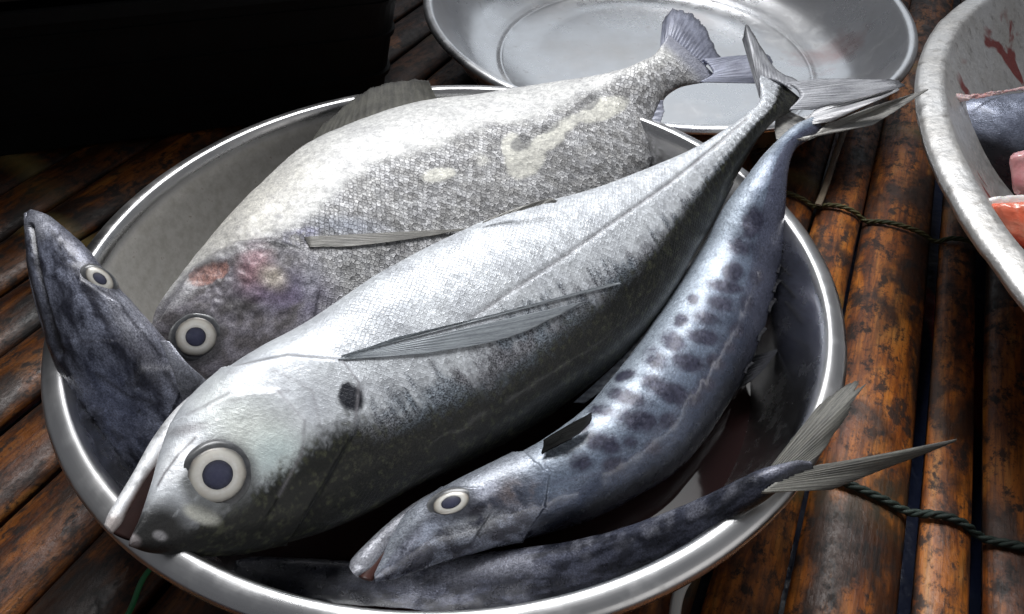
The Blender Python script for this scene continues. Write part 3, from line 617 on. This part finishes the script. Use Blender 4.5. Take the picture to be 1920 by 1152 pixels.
def disp_jack(f):
    d = np.zeros(f.px.shape[:2])
    sd, ad = sidedist(f, [(440, 690), (540, 668), (640, 676), (676, 720), (668, 800), (610, 900), (560, 980)])
    d += .0026*sstep(-6, 6, sd)*np.exp(-np.maximum(sd, 0)/70)
    sd2, ad2 = sidedist(f, [(350, 780), (430, 742), (520, 735), (570, 790), (565, 850), (520, 930)])
    d += .0009*sstep(-7, 7, sd2)*np.exp(-np.maximum(sd2, 0)/40)

    _, a1 = sidedist(f, [(880, 600), (960, 545), (1060, 480), (1160, 410), (1260, 340), (1340, 275), (1400, 222)]); d -= .0007*np.exp(-(a1/4)**2)
    # raised scutes towards the tail
    rid = np.sin(f.u*2*math.pi/.0065)*np.exp(-((f.e-.05)/.28)**2)*sstep(1230, 1330, f.px[..., 0]); d += .0011*rid
    return d+.0012*(nz(f, 40, 3)-.5)
M_jack = fish_mat('silver_skin', scale=430, edge=.14, spk=900, metal=.2, rough=.38, bumpd=.0005, mott=.16)
st = [((248, 1006), (242, 1024), .150), ((266, 966), (277, 1036), .147), ((285, 906), (340, 1042), .143), ((304, 838), (430, 1040), .138), ((335, 770), (520, 1022), .133), ((399, 710), (600, 1000), .128),
      ((485, 653), (690, 962), .124), ((581, 600), (790, 908), .122), ((700, 520), (900, 858), .122), ((800, 465), (1000, 800), .123), ((900, 417), (1090, 735), .125), ((1000, 385), (1170, 665), .128),
      ((1100, 358), (1240, 580), .133), ((1200, 322), (1300, 480), .140), ((1290, 283), (1352, 390), .149), ((1350, 248), (1388, 318), .158, .55), ((1395, 218), (1420, 264), .166, .6), ((1424, 190), (1451, 228), .171, .45), ((1426, 168), (1470, 216), .1725, .28), ((1424, 148), (1490, 204), .174, .10), ((1430, 132), (1502, 186), .175, .03)]
fj = loft('body', st, M_jack, jack, k=.46, N=440, M=280, colfn=col_jack, dispfn=disp_jack)
def colf(c, sm=0.1, spk=.1, dark=None):
    def g(f):
        n = nz(f, 120); col = np.zeros(f.px.shape[:2]+(3,))+c3(*c); col = mix(col, c3(*[x*.6 for x in c]), sstep(.5, .7, n)[..., None])
        if dark is not None: col = dark(f, col, n)
        return col, 0*n+sm, 0*n+spk
    return g
def jawdark(f, col, n):
    d = np.maximum(blob(f, 258, 938, 95, 13, -60, .6), blob(f, 216, 1000, 22, 14, 0, .6)*.7); col = mix(col, c3(.10, .055, .045), d[..., None])
    t = blob(f, 215, 985, 22, 20, 0, .6); return mix(col, c3(.45, .40, .38), t[..., None])
loft('lower_jaw', [((195, 984), (211, 1003), .149), ((203, 963), (228, 985), .149), ((225, 927), (251, 945), .148), ((251, 884), (277, 899), .146), ((286, 822), (322, 852), .141), ((332, 764), (390, 815), .134), ((392, 716), (460, 790), .125), ((450, 685), (520, 770), .115)],
     M_jack, jack, k=.62, N=140, M=64, colfn=colf((.78, .79, .80), dark=jawdark))
loft('mouth_lining', [((212, 1000), (246, 1014), .1465), ((230, 962), (266, 982), .1460), ((256, 915), (288, 930), .145), ((282, 868), (306, 878), .143), ((298, 836), (312, 845), .138)], plain('mouth_tissue', (.020, .008, .007), .7, coat=0, nscale=200, spec=.1), jack, k=.3, N=60, M=32)
eye(fj, jack, (408, 891), 62, 51, 27, face=.4, dome=.14, lift=-.0004)
MF_pect = fin_mat('silver_blue_fin', (.40, .44, .47), (.54, .58, .61), .85, edge=.1)
fin('pectoral_fin', jack, [(640, 668), (652, 664), (690, 652), (740, 634)], [(1165, 533), (1165, 529), (1140, 533), (1090, 552)], MF_pect, on=fj, lift=.0004, thick=.0005, ridge=.00025, nrays=12, sub=5, nv=46, ragged=.02, seed=11)
fin('pectoral_fin', jack, [(634, 676), (640, 672), (650, 668)], [(800, 664), (960, 632), (1110, 562)], MF_pect, on=fj, lift=.0006, thick=.0005, ridge=.00025, nrays=8, sub=5, nv=40, ragged=.02, seed=12)
fin('back_fin', jack, [(1075, 755), (1120, 715), (1170, 668), (1212, 622)], [(1098, 757), (1150, 720), (1200, 672), (1226, 622)], fin_mat('slate_fin', (.13, .14, .16), (.26, .28, .30), .95), zr=[.085, .092, .10], zt=[.083, .090, .10], nrays=10, ragged=.12, seed=13)
fin('belly_fin', jack, [(905, 418), (950, 402), (1000, 388), (1040, 378)], [(960, 393), (1000, 380), (1034, 371), (1046, 377)], MF_pale, zr=[.172, .176, .178], zt=[.176, .18, .18], nrays=7, ragged=.1, seed=14)
MF_jt = fin_mat('grey_tail_fin', (.52, .53, .56), (.70, .71, .74), 1, trans=.4, edge=.7)
fin('tail_fin', jack, [(1424, 184), (1430, 152), (1454, 152), (1484, 168)], [(1390, 68), (1398, 43), (1428, 88), (1456, 130), (1496, 150)], MF_jt, plane=(1468, 164, .1755), curl=.026, nrays=15, ragged=.07, ridge=.0004, seed=15)
fin('tail_fin', jack, [(1474, 156), (1494, 168), (1500, 182), (1480, 206)], [(1540, 148), (1690, 150), (1706, 162), (1525, 206)], MF_jt, plane=(1468, 164, .1755), slope=(0, -.0003), curl=.004, nrays=14, ragged=.05, ridge=.0004, seed=16)

# ---- 3 the spotted mackerel
spot = empty('spotted_mackerel', tuple(at([(1150, 850)], .05)[0]), 'slender blue grey mackerel with rows of dark oval spots, beside the silver fish', 'fish', 'whole fish in the front basin')
SPOTS = [(1390, 463, 22, 14, 0), (1374, 512, 15, 17, 0), (1362, 538, 26, 9, 10), (1352, 571, 22, 13, 8), (1300, 562, 9, 8, 0), (1328, 598, 24, 12, 8), (1277, 600, 12, 9, -30), (1320, 632, 24, 12, 8), (1262, 641, 20, 14, 30), (1293, 680, 28, 13, 12),
         (1230, 673, 20, 16, 20), (1228, 720, 22, 14, 25), (1262, 738, 26, 15, 20), (1180, 746, 34, 13, 14), (1172, 705, 16, 8, -20), (1130, 770, 22, 11, 5), (1200, 790, 34, 17, 10), (1340, 680, 15, 12, 20), (1366, 652, 13, 11, 0), (1382, 620, 13, 12, 0), (1400, 570, 12, 14, 0),
         (1300, 745, 14, 12, 0), (1325, 720, 13, 11, 0), (1250, 790, 15, 12, 0), (1130, 830, 28, 15, 20), (1090, 868, 18, 14, 0), (1150, 872, 17, 13, 0), (1410, 420, 16, 26, 20), (1420, 520, 11, 12, 0), (1090, 800, 14, 9, 0), (1180, 830, 14, 11, 0), (1225, 840, 13, 10, 0)]
def col_spot(f):
    n1, n2, n3 = nz(f, 50), nz(f, 150, 4, 3), nz(f, 480, 3, 6); x, y = f.px[..., 0], f.px[..., 1]
    col = np.zeros(f.px.shape[:2]+(3,))+c3(.165, .205, .275)
    col = mix(col, c3(.40, .46, .53), (sstep(.2, .85, f.e+(n1-.5)*.3))[..., None])
    col = mix(col, c3(.05, .066, .11), (sstep(.15, -.25, f.e+(n1-.5)*.35))[..., None])
    col = mix(col, c3(.014, .017, .027), (sstep(-.3, -.7, f.e+(n2-.5)*.25))[..., None])
    col = mix(col, c3(.12, .13, .19), (sstep(.05, -.05, f.e)*sstep(1370, 1440, x)*.85)[..., None])
    er = blob(f, 846, 947, 50, 32, -20, .3); sp = np.zeros_like(x)
    for q_, (cx, cy, rx, ry, a) in enumerate(SPOTS): sp = np.maximum(sp, blob(f, cx, cy, rx*1.12, ry*1.12, a, .7)*(.62+.38*((q_*7) % 5)/4))
    sp = np.clip((sp+((n2-.5)*.8+(n3-.5)*.6)*np.minimum(1, sp*3))*1.7, 0, 1); col = mix(col, mix(c3(.025, .025, .048), c3(.055, .056, .09), sstep(.4, .6, n3)[..., None]), (sp*.97)[..., None])
    hd = sstep(1040, 960, x); hcol = mix(c3(.04, .041, .06), c3(.22, .24, .30), sstep(.40, .60, n2)[..., None]); hcol = mix(hcol, c3(.42, .45, .50), (sstep(.3, .8, f.e)*.8)[..., None])
    col = mix(col, hcol, (hd*.9)[..., None])
    br = np.maximum(blob(f, 975, 925, 45, 22, 10, .8), blob(f, 930, 940, 26, 16, 0, .8)); col = mix(col, c3(.10, .065, .05), (br*sstep(.42, .6, n2)*.8)[..., None])
    for bx, by, r1, r2, a, cc in ((815, 985, 46, 12, -38, (.46, .51, .62)), (845, 978, 30, 10, 0, (.50, .55, .65)), (905, 925, 30, 14, -30, (.42, .44, .52)), (765, 1020, 40, 10, -45, (.40, .42, .50)), (880, 985, 60, 20, -20, (.24, .25, .26))):
        m = blob(f, bx, by, r1, r2, a, .6); col = mix(col, c3(*cc), (m*.7*sstep(.35, .55, n2+.08))[..., None])
    col = mix(col, c3(.05, .052, .065), (er*.8)[..., None]); gd = blob(f, 893, 958, 16, 9, -30, .6); col = mix(col, c3(.03, .03, .04), gd[..., None])
    _, a1 = sidedist(f, [(1040, 905), (1120, 890), (1200, 850), (1270, 770), (1330, 700), (1390, 600), (1420, 500), (1440, 400)]); col = mix(col, c3(.10, .11, .16), (np.exp(-(a1/4)**2)*.45)[..., None])
    return col, 0*n1+.12, np.clip(.22+.3*(f.e < 0)+.2*hd, 0, 1)
def disp_spot(f):
    d = np.zeros(f.px.shape[:2])
    sd, ad = sidedist(f, [(905, 860), (985, 850), (1030, 890), (1020, 950), (980, 1010)])
    d += np.where(sd > 0, .0018*np.exp(-ad/45), -.0004*np.exp(-ad/8))
    sd, ad = sidedist(f, [(830, 915), (905, 915), (920, 960), (880, 1020)]); d += np.where(sd > 0, .001*np.exp(-ad/30), 0)
    return d+.0016*(nz(f, 60, 3)-.5)
M_spot = fish_mat('blue_mackerel_skin', scale=700, edge=.12, spk=1000, metal=.3, rough=.28, bumpd=.0004, mott=.6, mosc=430, coat=.22)
st = [((702, 1076), (703, 1091), .081, .7), ((716, 1045), (742, 1086), .082, .7), ((735, 1003), (790, 1069), .083, .7), ((772, 951), (850, 1048), .084), ((840, 910), (920, 1028), .085), ((920, 873), (1000, 1006), .085), ((1010, 830), (1092, 980), .084), ((1092, 772), (1190, 932), .083), ((1148, 711), (1272, 878), .083),
      ((1200, 643), (1340, 792), .085), ((1250, 566), (1395, 697), .09), ((1312, 469), (1442, 572), .104), ((1345, 410), (1463, 482), .122), ((1375, 363), (1470, 396), .140), ((1412, 315), (1476, 330), .153), ((1450, 271), (1491, 282), .160), ((1486, 238), (1517, 262), .163), ((1522, 220), (1542, 246), .165, .4)]
fs = loft('body', st, M_spot, spot, k=.72, N=420, M=220, colfn=col_spot, dispfn=disp_spot)
loft('lower_jaw', [((654, 1062), (672, 1084), .080), ((661, 1046), (700, 1068), .082), ((700, 1006), (730, 1030), .084), ((740, 970), (775, 1000), .085), ((785, 938), (830, 975), .085), ((840, 908), (885, 950), .082)], M_spot, spot, k=.8, N=90, M=56, colfn=colf((.42, .43, .47), spk=.35))
loft('mouth_lining', [((672, 1082), (698, 1090), .0790), ((690, 1052), (718, 1066), .0800), ((715, 1022), (738, 1034), .081), ((738, 992), (752, 1000), .080)], plain('mackerel_mouth', (.06, .02, .015), .4, coat=.2, nscale=250), spot, k=.9, N=50, M=32)
eye(fs, spot, (846, 943), 42, 34, 19, face=.55, dome=.16, squash=.58, longpx=(1, -.36))
MF_clear = fin_mat('clear_grey_fin', (.025, .026, .03), (.06, .06, .065), .9, trans=0, coat=0, rough=.8, spec=.05)
fin('pectoral_fin', spot, [(1022, 838), (1020, 848), (1016, 858)], [(1112, 792), (1108, 806), (1070, 838)], fin_mat('black_fin', (.006, .0065, .006), (.014, .014, .014), 1, trans=0, coat=0, rough=.7, spec=.08), on=fs, lift=.004, nrays=9, seed=21, ragged=.04)
fin('back_fin', spot, [(1372, 735), (1384, 715), (1396, 695), (1408, 672)], [(1412, 712), (1435, 690), (1455, 664), (1460, 655)], MF_clear, zr=.072, zt=.085, nrays=9, seed=22, ragged=.05)
for k_, (a_, b_) in enumerate([((1440, 585), (1450, 560)), ((1449, 548), (1457, 525)), ((1456, 512), (1463, 490)), ((1464, 470), (1468, 448)), ((1468, 432), (1471, 412)), ((1395, 700), (1408, 680)), ((1420, 640), (1432, 615))]):
    z_ = float(np.interp(a_[1], [330, 480, 570, 700], [.150, .118, .102, .088]))
    fin('finlet', spot, [b_, ((a_[0]+b_[0])/2-3, (a_[1]+b_[1])/2), a_], [(b_[0]+7, b_[1]+2), (a_[0]+7, a_[1]-8), (a_[0]+5, a_[1]+2)], MF_clear, zr=z_, zt=z_, nrays=3, sub=3, nv=6, seed=30+k_)
fin('tail_fin', spot, [(1492, 262), (1512, 262), (1530, 252), (1545, 236)], [(1640, 234), (1746, 166), (1744, 166), (1650, 196)], MF_pale, zr=.165, zt=[.168, .160, .160, .170], nrays=11, seed=41, ragged=.02)
fin('tail_fin', spot, [(1500, 238), (1512, 224), (1524, 212), (1530, 206)], [(1560, 228), (1690, 168), (1688, 164), (1570, 196)], fin_mat('white_tail_fin', (.55, .55, .56), (.68, .68, .68), 1), zr=.166, zt=[.170, .186, .186, .175], nrays=9, seed=42, ragged=.02)
fin('tail_fin', spot, [(1482, 262), (1496, 250), (1508, 236), (1512, 226)], [(1455, 262), (1452, 236), (1456, 212), (1470, 205)], MF_pale, zr=.160, zt=.158, nrays=6, seed=43, ragged=.02)

# ---- 4 the mackerel whose head sticks out over the rim on the left
lf = empty('blue_mackerel', tuple(at([(230, 700)], .05)[0]), 'dark blue mackerel with pointed head sticking out over the left rim', 'fish', 'whole fish in the front basin')
def col_left(f):
    n1, n2, n3 = nz(f, 45), fbm(np.stack([f.u*90, f.v*220, 0*f.u+3.3], -1), 1, 5), nz(f, 420, 3, 6)
    col = mix(c3(.03, .032, .05), c3(.25, .27, .35), sstep(.36, .64, n2*.7+n1*.3)[..., None])
    col = mix(col, c3(.52, .53, .58), (blob(f, 245, 600, 26, 60, -35, .8)*.75)[..., None])  # pale highlight painted on the skin behind the eye
    col = mix(col, c3(.20, .23, .36), (blob(f, 200, 770, 60, 90, -30, .8)*.6*sstep(.4, .55, n1))[..., None])
    col = mix(col, c3(.07, .065, .085), (blob(f, 270, 660, 60, 22, 40, .7)*sstep(.42, .55, n2)*.8)[..., None])
    col = mix(col, c3(.05, .05, .06), (sstep(.55, .85, f.e+(n1-.5)*.2)*.9)[..., None])
    col = mix(col, c3(.40, .41, .48), (sstep(-.55, -.9, f.e)*.55)[..., None])
    er = blob(f, 187, 526, 42, 27, 38, .3); col = mix(col, c3(.035, .036, .05), (er*.8)[..., None])
    _, a1 = sidedist(f, [(270, 690), (330, 690), (352, 685)]); col = mix(col, c3(.5, .5, .54), (np.exp(-(a1/7)**2)*.6)[..., None])
    _, a1 = sidedist(f, [(310, 700), (335, 740), (350, 770)]); col = mix(col, c3(.04, .04, .05), (np.exp(-(a1/6)**2)*.8)[..., None])
    for pts in ([(150, 640), (225, 640), (262, 668), (255, 720)], [(100, 440), (140, 490), (160, 505)], [(215, 560), (262, 620), (300, 670)], [(180, 700), (240, 740), (300, 760)]):
        col = mix(col, c3(.03, .03, .042), (np.exp(-(sidedist(f, pts)[1]/4)**2)*.75*sstep(.3, .5, n2))[..., None])
    col = mix(col, c3(.50, .51, .56), (blob(f, 75, 415, 26, 30, 40, .8)*.7)[..., None])
    ml = np.exp(-(sidedist(f, [(56, 425), (66, 500), (88, 590), (112, 660)])[1]/7)**2); col = mix(col, c3(.02, .018, .02), (ml*.9)[..., None])
    return col, 0*n1+.1, 0*n1+.55
def disp_left(f):
    d = -.0035*np.exp(-(sidedist(f, [(56, 425), (66, 500), (88, 590), (112, 660)])[1]/6)**2)
    for pts in ([(150, 640), (225, 640), (262, 668), (255, 720)], [(120, 560), (150, 520), (210, 560)]):
        sd, ad = sidedist(f, pts); d = d+.0012*sstep(-6, 6, sd)*np.exp(-np.maximum(sd, 0)/30)
    sd, ad = sidedist(f, [(300, 640), (350, 690), (335, 740), (300, 830)]); d = d+np.where(sd > 0, .0018*np.exp(-ad/40), -.0005*np.exp(-ad/8))
    return d+.0018*(nz(f, 55, 3)-.5)+.0008*(nz(f, 140, 3, 2)-.5)
st = [((50, 402), (60, 392), .186, .8), ((49, 432), (98, 408), .182, .75), ((58, 512), (158, 463), .172), ((82, 602), (213, 530), .158), ((112, 690), (287, 614), .138), ((150, 782), (352, 700), .112), ((200, 862), (420, 778), .088), ((275, 935), (495, 835), .066), ((400, 985), (570, 880), .052), ((540, 1000), (670, 890), .043), ((690, 965), (760, 880), .036), ((800, 905), (840, 860), .030), ((860, 862), (872, 845), .028)]
fl = loft('body', st, M_spot, lf, k=.62, N=320, M=200, colfn=col_left, dispfn=disp_left)
loft('lower_jaw', [((46, 404), (54, 398), .183), ((47, 440), (60, 438), .178), ((56, 520), (74, 514), .167), ((76, 600), (98, 590), .152), ((100, 665), (122, 655), .138), ((130, 730), (150, 720), .122)], M_spot, lf, k=1.0, N=90, M=40, colfn=colf((.30, .31, .36), spk=.5))
eye(fl, lf, (187, 524), 33, 28, 14, face=.5, dome=.16, squash=.62, longpx=(1, .8))
loft('gill_cover', [((300, 640), (318, 640), .150), ((322, 690), (352, 682), .142), ((338, 740), (385, 712), .130), ((360, 780), (405, 740), .115)], M_spot, lf, k=.25, N=60, M=48, colfn=colf((.38, .39, .44), spk=.4))

# ---- 5 the fish along the near wall, its tail over the rim
nf = empty('slim_dark_fish', tuple(at([(900, 1110)], .04)[0]), 'slim dark fish along the near wall, its forked tail hanging over the rim', 'fish', 'whole fish in the front basin')
def col_near(f):
    n1, n2 = nz(f, 50), fbm(np.stack([f.u*70, f.v*240, 0*f.u+3.3], -1), 1, 5)
    col = mix(c3(.022, .024, .036), c3(.085, .092, .13), sstep(.38, .62, n2)[..., None])
    col = mix(col, c3(.36, .37, .43), (sstep(-.2, -.7, f.e+(n1-.5)*.4)*.55*sstep(.4, .55, n1))[..., None])
    col = mix(col, c3(.04, .042, .04), (sstep(.25, .7, f.e+(n1-.5)*.3))[..., None])
    col = mix(col, c3(.012, .013, .018), (sstep(.34, .16, f.s+(n1-.5)*.12)*.85)[..., None])     # head end painted near black so it sinks into shade
    return col, 0*n1+.1, 0*n1+.5
st = [((402, 1078), (410, 1060), .050), ((450, 1112), (470, 1045), .050), ((560, 1150), (590, 1050), .050), ((700, 1172), (720, 1055), .048), ((850, 1172), (850, 1045), .052), ((1000, 1148), (980, 1030), .062), ((1130, 1105), (1090, 1012), .078), ((1240, 1053), (1200, 980), .100), ((1340, 1003), (1300, 942), .124), ((1410, 955), (1385, 900), .143), ((1462, 918), (1440, 876), .151), ((1500, 893), (1490, 863), .153, .45), ((1525, 882), (1520, 866), .153, .3)]
fn = loft('body', st, M_spot, nf, k=.75, N=280, M=140, colfn=col_near, dispfn=lambda f: .0016*(nz(f, 60, 3)-.5))
MF_nt = fin_mat('olive_grey_tail_fin', (.27, .265, .235), (.44, .43, .39), .93, trans=.4, edge=.25)
fin('tail_fin', nf, [(1428, 896), (1452, 886), (1480, 879), (1506, 876)], [(1560, 728), (1632, 704), (1600, 768), (1545, 845)], MF_nt, plane=(1470, 893, .152), slope=(.00004, -.00018), curl=.004, nrays=13, ragged=.16, seed=51)
fin('tail_fin', nf, [(1508, 878), (1492, 884), (1464, 900), (1428, 924)], [(1640, 862), (1802, 822), (1798, 826), (1560, 918)], MF_nt, plane=(1470, 893, .152), slope=(0, -.00028), curl=.012, nrays=13, ragged=.02, seed=52)

# ------------------------------------------------------------------ cut fish in the tub on the right
def flesh(name, c1, c2, sc=60):
    n = NT(name); co = obj_co(n); z = n.noise(n.mapping(co, scale=(1, .4, 1)), sc, 4, .6, .6); z2 = n.noise(co, 300, 3)
    c = n.mixc(n.remap(z, .38, .62), c1, c2)
    return n.set(Base_Color=c, Roughness=.3, Coat_Weight=.5, Coat_Roughness=.12, Normal=n.bump(n.math('ADD', z, n.math('MULTIPLY', z2, .4)), .5, .002), Subsurface_Weight=.15, Subsurface_Radius=(.006, .002, .001))
big = empty('cut_fish_body', tuple(at([(1860, 280)], .06)[0]), 'dark skinned fish body with a pink torn edge inside the right tub', 'fish')
def col_big(f):
    n1, n2 = nz(f, 40), nz(f, 140, 4, 3)
    col = mix(c3(.16, .18, .24), c3(.26, .29, .38), sstep(.4, .6, n2)[..., None]); col = mix(col, c3(.012, .012, .016), (sstep(.35, -.05, f.e+(n1-.5)*.3))[..., None])
    return col, 0*n1+.1, 0*n1+.4
loft('body', [((1752, 196), (1762, 232), 0.1000), ((1775, 190), (1800, 300), 0.0920), ((1830, 183), (1860, 380), 0.0840), ((1900, 176), (1925, 420), 0.0800), ((2000, 165), (2020, 440), 0.0800), ((2120, 170), (2140, 400), 0.0800), ((2220, 200), (2225, 240), 0.0800)], M_spot, big, k=.55, N=160, M=100, colfn=col_big, dispfn=lambda f: .002*(nz(f, 60, 3)-.5))
loft('torn_edge', [((1755, 172), (1760, 200), 0.1280), ((1775, 168), (1782, 200), 0.1300), ((1800, 176), (1806, 194), 0.1300), ((1850, 170), (1854, 184), 0.1300), ((1920, 160), (1924, 172), 0.1300), ((2000, 150), (2004, 162), 0.1300)], flesh('pink_tissue', (.62, .34, .33), (.72, .56, .55)), big, k=.7, N=120, M=40, dispfn=lambda f: (.008*(nz(f, 110, 4)-.5)-.002))
def chunk(name, label, st, mat, z=None, skin=None, k=.6):
    e = empty(name, tuple(at([st[0][0]], .08)[0]), label, 'fish piece', 'cut fish pieces in the tub')
    loft('flesh', st, mat, e, k=k, N=90, M=60, dispfn=lambda f: .004*(nz(f, 70, 4)-.5)+.0015*(nz(f, 300, 3)-.5), lens=.55)
    if skin: loft('skin', skin, flesh('white_skin', (.72, .70, .68), (.80, .78, .77)), e, k=.9, N=60, M=40, lens=.7, dispfn=lambda f: .0015*(nz(f, 200, 3)-.5))
    return e
chunk('fish_chunk', 'orange red fish chunk with white skin in the right tub', [((1846, 386), (1856, 398), 0.0980), ((1856, 384), (1880, 428), 0.0980), ((1900, 380), (1915, 465), 0.0980), ((1960, 380), (1970, 490), 0.0970), ((2010, 385), (2015, 470), 0.0960)], flesh('orange_flesh', (.72, .14, .07), (.66, .26, .17)), skin=[((1842, 376), (1846, 386), 0.1040), ((1862, 370), (1866, 390), 0.1060), ((1920, 366), (1922, 390), 0.1060), ((2000, 366), (2002, 388), 0.1060)])
chunk('fish_chunk', 'pink fish chunk at the very right edge of the tub', [((1897, 300), (1903, 330), 0.1100), ((1905, 288), (1915, 360), 0.1100), ((1940, 280), (1950, 365), 0.1080), ((1980, 300), (1985, 340), 0.1060)], flesh('pink_flesh', (.60, .22, .24), (.66, .36, .36)))
chunk('fish_chunk', 'dark red fish chunk lying low against the tub wall', [((1800, 330), (1806, 350), 0.0680), ((1815, 328), (1830, 375), 0.0660), ((1850, 340), (1860, 400), 0.0640), ((1890, 370), (1893, 410), 0.0620)], flesh('dark_red_flesh', (.22, .02, .03), (.34, .04, .05)))
chunk('fish_chunk', 'bright red fish chunk under the orange chunk', [((1880, 425), (1886, 440), 0.0700), ((1895, 428), (1910, 480), 0.0680), ((1940, 440), (1955, 520), 0.0660), ((2000, 450), (2010, 500), 0.0660)], flesh('red_flesh', (.55, .06, .05), (.62, .14, .10)))

# ------------------------------------------------------------------ loose strips on the table
def strip(name, label, p0, p1, wpx, mat, cat='strip', z=.004):
    A = at([p0], z)[0]; B = at([p1], z)[0]; d = B-A; s = np.cross(d, [0, 0, 1]); s /= np.linalg.norm(s); n = 24
    wd = wpx/FPX*np.linalg.norm(A-CAM)/2; t = np.linspace(0, 1, n); C = A+d*t[:, None]; C[:, 2] += .0015*np.sin(t*7); C += s*(.002*np.sin(t*5))[:, None]
    R = [C-s*wd, C-s*wd*.6+[0, 0, .001], C+s*wd*.6+[0, 0, .001], C+s*wd, C+s*wd*.6-[0, 0, .0006], C-s*wd*.6-[0, 0, .0006]]
    V = np.stack(R, 1).reshape(-1, 3); Fc = grid_faces(n, 6, True).tolist()+[[0, 1, 2, 3, 4, 5], [(n-1)*6+k for k in range(5, -1, -1)]]
    return tag(mesh_obj(name, V, Fc, mat), label, cat)
strip('plastic_strip', 'white plastic strip lying on the bamboo below the basin', (1292, 1080), (1250, 1190), 20, plain('white_plastic', (.6, .6, .58), .4))
strip('twine_strip', 'green plastic twine lying on the bamboo at the near left', (300, 1050), (215, 1180), 10, plain('green_twine', (.02, .14, .05), .4))
strip('bamboo_sliver', 'thin pale bamboo sliver lying between slats behind the tails', (1604, 205), (1530, 385), 10, plain('pale_bamboo', (.30, .24, .17), .5, nscale=60))
